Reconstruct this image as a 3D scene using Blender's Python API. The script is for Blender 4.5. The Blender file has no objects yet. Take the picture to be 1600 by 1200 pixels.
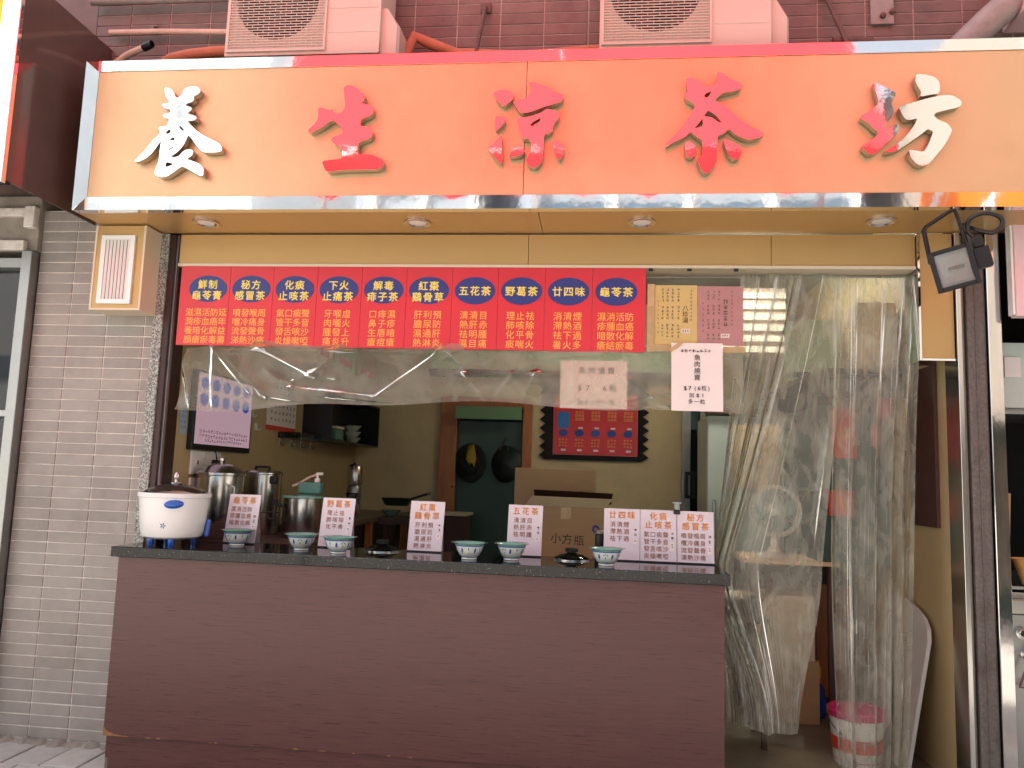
import bpy, bmesh, math, random
from mathutils import Vector, Matrix
random.seed(7)
R = math.radians
S = bpy.context.scene
COL = S.collection

# ------------------------------------------------------------------ camera
cam_d = bpy.data.cameras.new('camera'); cam = bpy.data.objects.new('camera', cam_d); COL.objects.link(cam)
cam_d.sensor_width = 36.0; cam_d.lens = 36.0*1243.5/1600.0; cam_d.clip_start = 0.05; cam_d.clip_end = 500
_yaw, _pit, _rol = -0.1122, 0.1166, 0.034
_f = Vector((math.sin(_yaw)*math.cos(_pit), math.cos(_yaw)*math.cos(_pit), math.sin(_pit)))
_r0 = Vector((math.cos(_yaw), -math.sin(_yaw), 0)); _u0 = _r0.cross(_f)
_r = math.cos(_rol)*_r0 + math.sin(_rol)*_u0; _u = -math.sin(_rol)*_r0 + math.cos(_rol)*_u0
m3 = Matrix((_r, _u, -_f)).transposed()
cam.matrix_world = Matrix.Translation((1.1608, -3.9317, 1.4723)) @ m3.to_4x4()
S.camera = cam

# ------------------------------------------------------------------ sky, sun, exposure
SUN_EL, SUN_AZ = R(55), R(60)          # azimuth from +Y towards -X : the sun stands behind the building
w = bpy.data.worlds.new('World'); S.world = w; w.use_nodes = True
nt = w.node_tree; nt.nodes.clear()
sky = nt.nodes.new('ShaderNodeTexSky'); sky.sky_type = 'NISHITA'; sky.sun_disc = False
sky.sun_elevation = SUN_EL; sky.sun_rotation = -SUN_AZ; sky.altitude = 20; sky.dust_density = 4.0; sky.air_density = 1.0; sky.ozone_density = 1.0
bg = nt.nodes.new('ShaderNodeBackground'); bg.inputs[1].default_value = 0.115
wo = nt.nodes.new('ShaderNodeOutputWorld')
hz = nt.nodes.new('ShaderNodeHueSaturation'); hz.inputs['Saturation'].default_value = 0.30   # thin white haze over the whole sky
nt.links.new(sky.outputs[0], hz.inputs['Color']); nt.links.new(hz.outputs[0], bg.inputs[0]); nt.links.new(bg.outputs[0], wo.inputs[0])
sd = bpy.data.lights.new('sun', 'SUN'); sd.energy = 4.3; sd.angle = R(0.6); sd.color = (1.0, 0.95, 0.87)
so = bpy.data.objects.new('sun', sd); COL.objects.link(so)
_sd = Vector((-math.sin(SUN_AZ)*math.cos(SUN_EL), math.cos(SUN_AZ)*math.cos(SUN_EL), math.sin(SUN_EL)))
so.rotation_euler = _sd.to_track_quat('Z', 'Y').to_euler(); so.location = (0, 6, 14)
S.view_settings.view_transform = 'Standard'; S.view_settings.look = 'None'; S.view_settings.gamma = 1.0
S.view_settings.use_curve_mapping = False
S.view_settings.exposure = 1.65
S.render.engine = 'CYCLES'
cy = S.cycles; cy.use_denoising = True; cy.max_bounces = 10; cy.diffuse_bounces = 5; cy.glossy_bounces = 5
cy.transmission_bounces = 8; cy.transparent_max_bounces = 16; cy.caustics_reflective = False; cy.caustics_refractive = False
cy.sample_clamp_indirect = 6.0
try: cy.denoiser = 'OPENIMAGEDENOISE'
except Exception: pass

# ------------------------------------------------------------------ materials
def lin(c):
    return tuple(((v/255.0)/12.92 if v/255.0 <= 0.04045 else (((v/255.0)+0.055)/1.055)**2.4) for v in c)
M = {}
def mat(name, rgb, rough=0.5, metal=0.0, var=0.0, vscale=8.0, bump=0.0, bscale=60.0, stretch=(1,1,1), rand=0.0, coat=0.0, spec=0.5, emit=None, estr=1.0, trans=0.0, coord='Object', rvar=0.0, dirt=None):
    m = bpy.data.materials.new(name); m.use_nodes = True; M[name] = m
    t = m.node_tree; n = t.nodes; l = t.links; b = n['Principled BSDF']
    c = lin(rgb) + (1,)
    b.inputs['Base Color'].default_value = c; b.inputs['Roughness'].default_value = rough
    b.inputs['Metallic'].default_value = metal; b.inputs['Specular IOR Level'].default_value = spec
    b.inputs['Coat Weight'].default_value = coat; b.inputs['Coat Roughness'].default_value = 0.36 if name == 'sign_panel' else 0.08
    if trans: b.inputs['Transmission Weight'].default_value = trans
    if emit:
        b.inputs['Emission Color'].default_value = lin(emit)+(1,); b.inputs['Emission Strength'].default_value = estr
    if var or bump or rvar or dirt:
        tc = n.new('ShaderNodeTexCoord'); mp = n.new('ShaderNodeMapping'); mp.inputs['Scale'].default_value = stretch
        l.new((n.new('ShaderNodeNewGeometry').outputs['Position'] if coord == 'World' else tc.outputs[coord]), mp.inputs[0])
    col = None
    if var:
        nz = n.new('ShaderNodeTexNoise'); nz.inputs['Scale'].default_value = vscale; nz.inputs['Detail'].default_value = 7; nz.inputs['Roughness'].default_value = 0.65
        l.new(mp.outputs[0], nz.inputs['Vector'])
        mr = n.new('ShaderNodeMapRange'); mr.inputs[1].default_value = 0.3; mr.inputs[2].default_value = 0.7
        mr.inputs[3].default_value = 1-var; mr.inputs[4].default_value = 1+var
        l.new(nz.outputs['Fac'], mr.inputs[0])
        mx = n.new('ShaderNodeMix'); mx.data_type = 'RGBA'; mx.blend_type = 'MULTIPLY'; mx.inputs['Factor'].default_value = 1
        mx.inputs['A'].default_value = c; l.new(mr.outputs[0], mx.inputs['B']); col = mx.outputs['Result']
        if rvar:
            r2 = n.new('ShaderNodeMapRange'); r2.inputs[1].default_value = 0.3; r2.inputs[2].default_value = 0.7
            r2.inputs[3].default_value = max(0, rough-rvar); r2.inputs[4].default_value = rough+rvar
            l.new(nz.outputs['Fac'], r2.inputs[0]); l.new(r2.outputs[0], b.inputs['Roughness'])
    if dirt:   # (colour, scale, amount): stains of their own shape
        dz = n.new('ShaderNodeTexNoise'); dz.inputs['Scale'].default_value = dirt[1]; dz.inputs['Detail'].default_value = 9; dz.inputs['Roughness'].default_value = 0.7
        l.new(mp.outputs[0], dz.inputs['Vector'])
        dr = n.new('ShaderNodeMapRange'); dr.inputs[1].default_value = 0.5; dr.inputs[2].default_value = 0.72; dr.inputs[3].default_value = 0; dr.inputs[4].default_value = dirt[2]
        l.new(dz.outputs['Fac'], dr.inputs[0])
        dm = n.new('ShaderNodeMix'); dm.data_type = 'RGBA'; l.new(dr.outputs[0], dm.inputs['Factor'])
        if col: l.new(col, dm.inputs['A'])
        else: dm.inputs['A'].default_value = c
        dm.inputs['B'].default_value = lin(dirt[0])+(1,); col = dm.outputs['Result']
    if rand:
        oi = n.new('ShaderNodeObjectInfo'); rr = n.new('ShaderNodeMapRange'); rr.inputs[3].default_value = 1-rand; rr.inputs[4].default_value = 1+rand
        l.new(oi.outputs['Random'], rr.inputs[0])
        m2 = n.new('ShaderNodeMix'); m2.data_type = 'RGBA'; m2.blend_type = 'MULTIPLY'; m2.inputs['Factor'].default_value = 1
        if col: l.new(col, m2.inputs['A'])
        else: m2.inputs['A'].default_value = c
        l.new(rr.outputs[0], m2.inputs['B']); col = m2.outputs['Result']
    if col: l.new(col, b.inputs['Base Color'])
    if bump:
        bz = n.new('ShaderNodeTexNoise'); bz.inputs['Scale'].default_value = bscale; bz.inputs['Detail'].default_value = 4
        l.new(mp.outputs[0], bz.inputs['Vector'])
        bp = n.new('ShaderNodeBump'); bp.inputs['Strength'].default_value = bump; bp.inputs['Distance'].default_value = 0.01
        l.new(bz.outputs['Fac'], bp.inputs['Height']); l.new(bp.outputs[0], b.inputs['Normal'])
    return m

def speckle(name, base, specks, rough, scale, amt=0.25, coat=0.0):
    m = mat(name, base, rough, coat=coat); t = m.node_tree; n = t.nodes; l = t.links; b = n['Principled BSDF']
    tc = n.new('ShaderNodeTexCoord'); prev = None
    for i, (rgb, sc, th) in enumerate(specks):
        v = n.new('ShaderNodeTexVoronoi'); v.inputs['Scale'].default_value = sc; l.new(tc.outputs['Object'], v.inputs['Vector'])
        g = n.new('ShaderNodeSeparateColor'); l.new(v.outputs['Color'], g.inputs[0])
        cmp_ = n.new('ShaderNodeMath'); cmp_.operation = 'LESS_THAN'; cmp_.inputs[1].default_value = th; l.new(g.outputs[i % 3], cmp_.inputs[0])
        mx = n.new('ShaderNodeMix'); mx.data_type = 'RGBA'; l.new(cmp_.outputs[0], mx.inputs['Factor'])
        if prev is None: mx.inputs['A'].default_value = lin(base)+(1,)
        else: l.new(prev, mx.inputs['A'])
        mx.inputs['B'].default_value = lin(rgb)+(1,); prev = mx.outputs['Result']
    l.new(prev, b.inputs['Base Color']); return m

def film(name, tint, haze, gloss, rough=0.12, bump=0.35, bscale=14, stretch=(1,1,1)):
    m = bpy.data.materials.new(name); m.use_nodes = True; M[name] = m
    t = m.node_tree; n = t.nodes; l = t.links; n.clear()
    o = n.new('ShaderNodeOutputMaterial'); tr = n.new('ShaderNodeBsdfTransparent'); tr.inputs[0].default_value = tint+(1,)
    df = n.new('ShaderNodeBsdfDiffuse'); df.inputs[0].default_value = (0.74, 0.75, 0.62, 1)
    tl = n.new('ShaderNodeBsdfTranslucent'); tl.inputs[0].default_value = (0.74, 0.75, 0.62, 1)
    gl = n.new('ShaderNodeBsdfGlossy'); gl.inputs['Roughness'].default_value = rough; gl.inputs[0].default_value = (1, 1, 1, 1)
    tc = n.new('ShaderNodeTexCoord'); mp = n.new('ShaderNodeMapping'); mp.inputs['Scale'].default_value = stretch; l.new(tc.outputs['Object'], mp.inputs[0])
    nz = n.new('ShaderNodeTexNoise'); nz.inputs['Scale'].default_value = bscale; nz.inputs['Detail'].default_value = 5; nz.inputs['Distortion'].default_value = 1.2
    l.new(mp.outputs[0], nz.inputs['Vector'])
    bp = n.new('ShaderNodeBump'); bp.inputs['Strength'].default_value = bump; bp.inputs['Distance'].default_value = 0.02
    l.new(nz.outputs['Fac'], bp.inputs['Height']); l.new(bp.outputs[0], gl.inputs['Normal'])
    a = n.new('ShaderNodeMixShader'); a.inputs[0].default_value = 0.5; l.new(df.outputs[0], a.inputs[1]); l.new(tl.outputs[0], a.inputs[2])
    b = n.new('ShaderNodeMixShader'); l.new(tr.outputs[0], b.inputs[1]); l.new(a.outputs[0], b.inputs[2])
    hz = n.new('ShaderNodeMapRange'); hz.inputs[1].default_value = 0.35; hz.inputs[2].default_value = 0.7; hz.inputs[3].default_value = haze*0.6; hz.inputs[4].default_value = haze*1.5
    l.new(nz.outputs['Fac'], hz.inputs[0]); l.new(hz.outputs[0], b.inputs[0])
    lw = n.new('ShaderNodeLayerWeight'); lw.inputs['Blend'].default_value = gloss; l.new(bp.outputs[0], lw.inputs['Normal'])
    c = n.new('ShaderNodeMixShader'); l.new(lw.outputs['Fresnel'], c.inputs[0]); l.new(b.outputs[0], c.inputs[1]); l.new(gl.outputs[0], c.inputs[2])
    l.new(c.outputs[0], o.inputs[0]); return m

mat('tile', (156,148,141), 0.42, var=0.10, vscale=9, rand=0.10, bump=0.12, bscale=40, coord='World', rvar=0.08, dirt=((112,98,88),2.2,0.45))
mat('tile_dark', (118,98,92), 0.45, var=0.12, vscale=9, rand=0.08, bump=0.12, bscale=40, coord='World', dirt=((70,60,56),3,0.7))
mat('grout', (238,232,224), 0.9, var=0.16, vscale=6, bump=0.3, bscale=90, dirt=((150,138,126),2.5,0.7))
mat('grout_dirty', (188,174,168), 0.9, var=0.2, vscale=10)
speckle('granite_grey', (138,138,132), [((92,94,92),130,0.35),((190,190,184),160,0.25)], 0.35, 100)
speckle('granite_black', (24,23,24), [((120,112,104),230,0.02),((48,46,45),260,0.08),((14,14,16),140,0.3)], 0.07, 100)
M['granite_black'].node_tree.nodes['Principled BSDF'].inputs['Specular IOR Level'].default_value = 0.4
mat('door_frame', (62,40,36), 0.4, metal=0.3, var=0.1)
mat('gold_panel', (196,160,104), 0.40, metal=0.3, var=0.03, vscale=3, rvar=0.05, bump=0.02, bscale=3)
mat('gold_soffit', (196,158,102), 0.32, metal=0.3, var=0.03, vscale=3, bump=0.02, bscale=3)
mat('sign_panel', (219,187,145), 0.37, metal=0.65, coat=0.2, var=0.03, vscale=2.5, rvar=0.05, dirt=((184,148,104),1.3,0.30), bump=0.02, bscale=3)
mat('chrome', (235,235,235), 0.05, metal=1.0, bump=0.12, bscale=3.5, var=0.05, vscale=5)
mat('chrome_letter', (240,238,238), 0.05, metal=1.0, bump=0.12, bscale=5.0)
mat('chrome_post', (205,203,200), 0.08, metal=1.0, bump=0.22, bscale=4.0, var=0.10, vscale=5, stretch=(2,1,.6))
mat('letter_side', (172,160,146), 0.3, metal=0.8)
mat('steel', (206,204,200), 0.22, metal=1.0, var=0.05, vscale=6, bump=0.02, bscale=5)
mat('steel_dull', (160,160,158), 0.35, metal=1.0, var=0.1, vscale=8, rvar=0.08)
mat('steel_dirty', (132,124,116), 0.42, metal=0.7, var=0.3, vscale=18, rvar=0.12, stretch=(1,1,0.3), dirt=((120,92,80),14,0.5))
mat('pillar_stone', (106,98,93), 0.5, metal=0.25, var=0.35, vscale=70, rvar=0.1, dirt=((70,48,42),9,0.6))
mat('laminate', (92,56,52), 0.30, var=0.26, vscale=13, stretch=(0.45,1,10), rvar=0.05, dirt=((72,43,42),1.8,0.6), bump=0.06, bscale=50)
mat('chipboard', (146,102,66), 0.9, var=0.3, vscale=90, bump=0.5, bscale=120)
mat('menu_red', (214,52,62), 0.30, var=0.03, vscale=5)
mat('menu_blue', (44,60,130), 0.35)
mat('menu_yellow', (240,226,110), 0.5)
mat('menu_gold', (240,178,84), 0.5)
mat('trim_cream', (222,206,180), 0.4)
mat('white_paper', (236,228,224), 0.7, var=0.02, vscale=4)
mat('pink_paper', (226,206,200), 0.7, var=0.04, vscale=6)
mat('lilac_card', (222,214,220), 0.35, var=0.03, vscale=6, coat=0.3)
mat('yellow_paper', (222,200,130), 0.6, var=0.06, vscale=5)
mat('purple_paper', (190,140,146), 0.6, var=0.06, vscale=5)
mat('ink', (40,36,38), 0.6); mat('ink_soft', (96,84,80), 0.7); mat('ink_red', (200,96,80), 0.6); mat('ink_orange', (250,176,90), 0.6); mat('ink_brown', (190,136,116), 0.6)
mat('ink_blue', (42,70,150), 0.4)
mat('tape', (196,168,120), 0.25, var=0.1, vscale=20)
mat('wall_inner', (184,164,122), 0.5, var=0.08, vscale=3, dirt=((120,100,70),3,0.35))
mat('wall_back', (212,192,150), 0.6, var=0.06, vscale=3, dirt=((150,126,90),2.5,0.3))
mat('ceiling', (150,150,140), 0.8, var=0.05)
mat('floor', (124,116,96), 0.45, var=0.15, vscale=5, dirt=((84,76,64),6,0.5))
mat('wood_frame', (170,104,56), 0.4, var=0.2, vscale=6, stretch=(6,6,0.6))
mat('green_door', (52,78,70), 0.5, var=0.08)
mat('green_light', (112,150,110), 0.6)
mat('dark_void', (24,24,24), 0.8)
mat('cardboard', (176,146,108), 0.8, var=0.06, vscale=6, stretch=(1,1,4))
mat('cardboard_pale', (206,192,160), 0.8, var=0.05)
mat('white_plastic', (240,238,235), 0.22, var=0.01, vscale=4, coat=0.4)
mat('ac_white', (204,184,172), 0.4, var=0.03, vscale=4)
mat('blue_plastic', (26,92,190), 0.2, coat=0.5)
mat('black_plastic', (26,25,26), 0.35)
mat('black_metal', (34,32,33), 0.4, metal=0.3)
mat('porcelain', (222,228,220), 0.10, coat=0.8, var=0.03, vscale=14)
mat('celadon', (134,178,166), 0.12, coat=0.8)
mat('teal_plastic', (88,140,132), 0.25)
mat('red_plastic', (196,40,56), 0.3); mat('magenta_plastic', (190,40,100), 0.35)
mat('red_card', (206,66,52), 0.5); mat('orange_box', (214,120,60), 0.6)
mat('pale_green', (176,200,160), 0.5); mat('fridge', (196,208,200), 0.3, var=0.03)
mat('cream', (224,196,160), 0.6, var=0.04)
mat('grey_foam', (206,204,198), 0.6, var=0.06, vscale=8)
mat('brown_board', (72,46,40), 0.6, var=0.12)
mat('dark_brown', (96,78,72), 0.10, spec=0.45, var=0.1, vscale=3)
mat('yellow_front', (250,214,40), 0.4)
mat('pvc_grey', (150,142,138), 0.5, var=0.12, vscale=12, dirt=((100,90,86),10,0.6))
mat('pipe_cream', (214,188,170), 0.5, var=0.12, vscale=12)
mat('pipe_terracotta', (186,110,80), 0.6, var=0.15, vscale=14)
mat('concrete', (150,140,130), 0.9, var=0.25, vscale=10, bump=0.5, bscale=25)
mat('white_paint', (226,218,210), 0.6, var=0.12, vscale=14, dirt=((150,130,116),9,0.6))
mat('rust_steel', (110,84,78), 0.7, metal=0.3, var=0.25, vscale=20)
mat('paver', (190,184,178), 0.8, var=0.12, vscale=14, rand=0.1, bump=0.3, bscale=60)
mat('ground', (168,164,158), 0.85, var=0.12, vscale=4, bump=0.2, bscale=40)
mat('straw', (206,150,90), 0.8, var=0.15, vscale=60)
mat('screen_pink', (60,50,54), 0.2, emit=(226,186,200), estr=0.16)
mat('screen_blue', (30,40,80), 0.2, emit=(40,84,170), estr=0.2)
mat('screen_ink', (40,30,40), 0.3, emit=(130,80,100), estr=0.15)
mat('neighbour_pink', (232,196,200), 0.4)
mat('photo_blue', (40,120,190), 0.4); mat('photo_tan', (206,160,110), 0.5); mat('tag_yellow', (240,190,50), 0.4)
mat('added_lamp_tube', (240,240,235), 0.4, emit=(255,248,228), estr=26.0)  # glow of the added interior lamp
mat('hat_black', (30,32,30), 0.9); mat('cloth_yellow', (170,140,50), 0.9); mat('wok', (60,70,66), 0.4, metal=0.6)
mat('board_black', (26,22,24), 0.9); mat('food', (190,150,130), 0.8)
mat('scuff', (112,80,76), 0.5)
mat('lens', (235,235,230), 0.2, var=0.02)
mat('bld_blue', (110,136,156), 0.2, var=0.05); mat('bld_white', (222,222,222), 0.7); mat('bld_grey', (150,160,168), 0.5)
mat('awning_pole', (170,170,170), 0.4, metal=0.8)
mat('pink_umbrella', (236,90,160), 0.6); mat('orange_board', (240,130,40), 0.5)
def glass(name, tint, rough=0.03, ior=1.45):
    m = bpy.data.materials.new(name); m.use_nodes = True; M[name] = m; n = m.node_tree.nodes; l = m.node_tree.links; n.clear()
    o = n.new('ShaderNodeOutputMaterial'); tr = n.new('ShaderNodeBsdfTransparent'); tr.inputs[0].default_value = tint+(1,)
    gl = n.new('ShaderNodeBsdfGlossy'); gl.inputs['Roughness'].default_value = rough
    fr = n.new('ShaderNodeFresnel'); fr.inputs[0].default_value = ior
    mx = n.new('ShaderNodeMixShader'); l.new(fr.outputs[0], mx.inputs[0]); l.new(tr.outputs[0], mx.inputs[1]); l.new(gl.outputs[0], mx.inputs[2]); l.new(mx.outputs[0], o.inputs[0])
glass('lid_clear', (0.95,0.95,0.93), 0.05, 1.18); glass('glass_lid', (0.75,0.85,0.80)); glass('bottle_clear', (0.62,0.72,0.72)); glass('window_glass', (0.62,0.70,0.74), 0.02, 1.6); glass('lamp_glass', (0.9,0.9,0.9))
film('film_sheet', (0.95,0.95,0.90), 0.34, 0.20, 0.13, 0.025, 3)
film('film_curtain', (0.94,0.95,0.87), 0.35, 0.22, 0.10, 0.07, 7, (1.5,1.5,0.7))
film('film_pouch', (0.96,0.95,0.92), 0.10, 0.14, 0.12, 0.15, 6)
# red awning cloth: lets the sun glow through
_m = bpy.data.materials.new('awning_red'); _m.use_nodes = True; M['awning_red'] = _m; _n = _m.node_tree.nodes; _l = _m.node_tree.links; _n.clear()
_o = _n.new('ShaderNodeOutputMaterial'); _d = _n.new('ShaderNodeBsdfDiffuse'); _t = _n.new('ShaderNodeBsdfTranslucent')
_d.inputs[0].default_value = (0.90, 0.06, 0.07, 1); _t.inputs[0].default_value = (0.85, 0.05, 0.06, 1)
_x = _n.new('ShaderNodeMixShader'); _x.inputs[0].default_value = 0.2; _l.new(_d.outputs[0], _x.inputs[1]); _l.new(_t.outputs[0], _x.inputs[2]); _l.new(_x.outputs[0], _o.inputs[0])

# ------------------------------------------------------------------ helpers
def link(name, me, m, parent=None, smooth=False):
    o = bpy.data.objects.new(name, me); COL.objects.link(o)
    if m is not None: me.materials.append(M[m] if isinstance(m, str) else m)
    if parent is not None: o.parent = parent
    if smooth:
        for p in me.polygons: p.use_smooth = True
    return o
def tag(o, label, cat, group=None):
    o['label'] = label; o['category'] = cat
    if group: o['group'] = group
    return o
def thing(name, label, cat, loc=(0,0,0), rz=0, group=None):
    o = bpy.data.objects.new(name, None); COL.objects.link(o); o.location = loc; o.rotation_euler = (0,0,rz); o.empty_display_size = 0.1
    return tag(o, label, cat, group)
def bm_new(): return bmesh.new()
def add_box(bm, x0, x1, y0, y1, z0, z1, bev=0.0):
    vs = [bm.verts.new((x, y, z)) for x in (x0, x1) for y in (y0, y1) for z in (z0, z1)]
    F = [(0,1,3,2),(4,6,7,5),(0,4,5,1),(2,3,7,6),(0,2,6,4),(1,5,7,3)]
    fs = [bm.faces.new([vs[i] for i in f]) for f in F]
    if bev > 0:
        es = list({e for f in fs for e in f.edges})
        bmesh.ops.bevel(bm, geom=es, offset=bev, segments=1 if bev < 0.004 else 2, profile=0.5, affect='EDGES')
def fin(bm, name, m, parent=None, smooth=False):
    bmesh.ops.recalc_face_normals(bm, faces=bm.faces[:])
    me = bpy.data.meshes.new(name); bm.to_mesh(me); bm.free()
    return link(name, me, m, parent, smooth)
def box(name, b, m, parent=None, bev=0.002):
    bm = bm_new(); add_box(bm, *b, bev=bev); return fin(bm, name, m, parent)
SPLIT = {'leg', 'bracket', 'foot', 'frame_strip', 'rail', 'white_edge', 'jamb', 'edge_trim', 'fin', 'rack'}
def boxes(name, bs, m, parent=None, bev=0.0):
    if name in SPLIT:                       # alike pieces: each a part of its own
        for b in bs: o = box(name, b, m, parent, bev)
        return o
    bm = bm_new()
    for b in bs: add_box(bm, *b, bev=bev)
    return fin(bm, name, m, parent)
def lathe(bm, prof, seg=32, c=(0,0,0), axis='z', caps=True):
    rings = []
    for r, z in prof:
        ring = []
        for i in range(seg):
            a = 2*math.pi*i/seg; x, y = r*math.cos(a), r*math.sin(a)
            p = (x, y, z) if axis == 'z' else ((x, z, y) if axis == 'y' else (z, x, y))
            ring.append(bm.verts.new((c[0]+p[0], c[1]+p[1], c[2]+p[2])))
        rings.append(ring)
    for a, b in zip(rings, rings[1:]):
        for i in range(seg): bm.faces.new((a[i], a[(i+1) % seg], b[(i+1) % seg], b[i]))
    if caps:
        bm.faces.new(rings[0]); bm.faces.new(rings[-1])
def turned(name, prof, m, parent=None, seg=32, c=(0,0,0), axis='z', smooth=True, caps=True):
    bm = bm_new(); lathe(bm, prof, seg, c, axis, caps); o = fin(bm, name, m, parent, smooth)
    if smooth: o.data.set_sharp_from_angle(angle=R(38))
    return o
def tube_bm(bm, pts, r, seg=10, caps=True):
    pts = [Vector(p) for p in pts]; rings = []; up = Vector((0,0,1))
    prevn = None
    for i, p in enumerate(pts):
        t = ((pts[min(i+1, len(pts)-1)]-p).normalized() + (p-pts[max(i-1, 0)]).normalized()).normalized()
        if prevn is None:
            a = t.cross(up); a = a.normalized() if a.length > 1e-3 else t.cross(Vector((1,0,0))).normalized()
        else: a = (prevn - t*prevn.dot(t)).normalized()
        prevn = a; b = t.cross(a); rr = r[i] if isinstance(r, (list, tuple)) else r
        rings.append([bm.verts.new(p + a*math.cos(2*math.pi*k/seg)*rr + b*math.sin(2*math.pi*k/seg)*rr) for k in range(seg)])
    for A, B in zip(rings, rings[1:]):
        for k in range(seg): bm.faces.new((A[k], A[(k+1) % seg], B[(k+1) % seg], B[k]))
    if caps: bm.faces.new(rings[0]); bm.faces.new(rings[-1])
def tube(name, pts, r, m, parent=None, seg=10, caps=True):
    bm = bm_new(); tube_bm(bm, pts, r, seg, caps); o = fin(bm, name, m, parent, True); o.data.set_sharp_from_angle(angle=R(45)); return o
def arc(cx, cy, cz, r, a0, a1, n, plane='xz'):
    out = []
    for i in range(n+1):
        a = R(a0+(a1-a0)*i/n); c, s = r*math.cos(a), r*math.sin(a)
        out.append((cx+c, cy, cz+s) if plane == 'xz' else ((cx+c, cy+s, cz) if plane == 'xy' else (cx, cy+c, cz+s)))
    return out
def chaikin(p, it=1):
    for _ in range(it):
        q = []
        for a, b in zip(p, p[1:]+p[:1]):
            q += [(a[0]*.8+b[0]*.2, a[1]*.8+b[1]*.2), (a[0]*.2+b[0]*.8, a[1]*.2+b[1]*.8)]
        p = q
    return p
def curve_mesh(polys, depth, bevel=0.0):
    """polygons in (x,z) -> mesh, filled with holes, front face towards -Y at y=0, thickness depth to +Y"""
    cu = bpy.data.curves.new('outline', 'CURVE'); cu.dimensions = '2D'; cu.fill_mode = 'BOTH'; cu.extrude = depth/2; cu.bevel_depth = bevel; cu.bevel_resolution = 0
    for p in polys:
        s = cu.splines.new('POLY'); s.points.add(len(p)-1); s.use_cyclic_u = True
        for k, (x, z) in enumerate(p): s.points[k].co = (x, z, 0, 1)
    ob = bpy.data.objects.new('outline', cu); COL.objects.link(ob)
    dg = bpy.context.evaluated_depsgraph_get(); me = bpy.data.meshes.new_from_object(ob.evaluated_get(dg))
    bpy.data.objects.remove(ob); bpy.data.curves.remove(cu)
    me.materials.clear()
    for v in me.vertices:
        x, z, d = v.co; v.co = (x, depth/2-d, z)
    return me
# lettering: every glyph becomes flat mesh, laid on a sheet that faces -Y
_gc = bpy.data.curves.new('glyph', 'FONT'); _gc.resolution_u = 2; _go = bpy.data.objects.new('glyph', _gc); COL.objects.link(_go)
_glyph = {}
def glyph(ch, bold):
    k = (ch, bold)
    if k not in _glyph:
        _gc.body = ch; _gc.offset = bold; _gc.size = 1.0; _gc.fill_mode = 'FRONT'
        dg = bpy.context.evaluated_depsgraph_get(); ev = _go.evaluated_get(dg)
        me = bpy.data.meshes.new_from_object(ev)
        _glyph[k] = ([tuple(v.co[:2]) for v in me.vertices], [tuple(p.vertices) for p in me.polygons]); bpy.data.meshes.remove(me)
    return _glyph[k]
def glyph_mesh(items, y):
    """items: (char, cx, cz, size, bold, squeeze_x)"""
    V, F = [], []
    for ch, cx, cz, s, bold, sq in items:
        vs, fs = glyph(ch, 0.0)
        if not vs: continue
        x0 = min(v[0] for v in vs); x1 = max(v[0] for v in vs)
        mx = (x0+x1)/2 if ord(ch) < 0x2000 else 0.5
        for q, (ox, oz) in enumerate(((0, 0),) if bold <= 0 else ((-bold, -bold), (bold, -bold), (bold, bold), (-bold, bold))):
            b = len(V); V += [(cx+(x-mx+ox)*s*sq, y-3e-5*q, cz+(z-0.38+oz)*s) for x, z in vs]; F += [tuple(b+i for i in f) for f in fs]
    me = bpy.data.meshes.new('lettering'); me.from_pydata(V, [], F); me.update()
    if me.polygons and me.polygons[0].normal.y > 0: me.flip_normals()
    return me
def lettering(items, y, m, parent=None, name='lettering'):
    return link(name, glyph_mesh(items, y), m, parent)
def row(txt, cx, cz, size, pitch, bold=0.0, sq=1.0):
    n = len(txt); return [(c, cx+(i-(n-1)/2)*pitch, cz, size, bold, sq) for i, c in enumerate(txt) if c != ' ']
def marks(name, spots, m, y, parent=None, seed=1):
    """small brush marks standing for print too fine to read; spots (cx, cz, w, h)"""
    rg = random.Random(seed); V, F = [], []
    for cx, cz, w_, h_ in spots:
        for k in range(4):
            hz = rg.random() < 0.55
            a, b = (rg.uniform(.6, 1)*w_/2, h_*.07) if hz else (w_*.08, rg.uniform(.5, 1)*h_/2)
            ox, oz = (0, rg.uniform(-.42, .42)*h_) if hz else (rg.uniform(-.36, .36)*w_, 0)
            i = len(V); V += [(cx+ox-a, y, cz+oz-b), (cx+ox+a, y, cz+oz-b+rg.uniform(-.05,.05)*h_), (cx+ox+a, y, cz+oz+b), (cx+ox-a, y, cz+oz+b)]; F.append((i, i+1, i+2, i+3)); y -= 3e-5
    me = bpy.data.meshes.new(name); me.from_pydata(V, [], F); me.update(); return link(name, me, m, parent)
def ellipse_pts(cx, cz, a, b, n=36): return [(cx+a*math.cos(2*math.pi*i/n), cz+b*math.sin(2*math.pi*i/n)) for i in range(n)]
def plate(name, polys, y, depth, m, parent=None):
    me = curve_mesh(polys, depth)
    for v in me.vertices: v.co.y += y
    return link(name, me, m, parent)
def copy_tree(o, parent=None):
    c = o.copy(); COL.objects.link(c)
    if parent is not None: c.parent = parent; c.matrix_parent_inverse = o.matrix_parent_inverse.copy()
    for ch in list(o.children): copy_tree(ch, c)
    return c
def sheet(name, fn, nu, nv, m, parent=None):
    V = [fn(i/nu, j/nv) for j in range(nv+1) for i in range(nu+1)]
    F = [(j*(nu+1)+i, j*(nu+1)+i+1, (j+1)*(nu+1)+i+1, (j+1)*(nu+1)+i) for j in range(nv) for i in range(nu)]
    me = bpy.data.meshes.new(name); me.from_pydata(V, [], F); me.update(); return link(name, me, m, parent, True)
def structure(o): o['kind'] = 'structure'; return o
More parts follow.
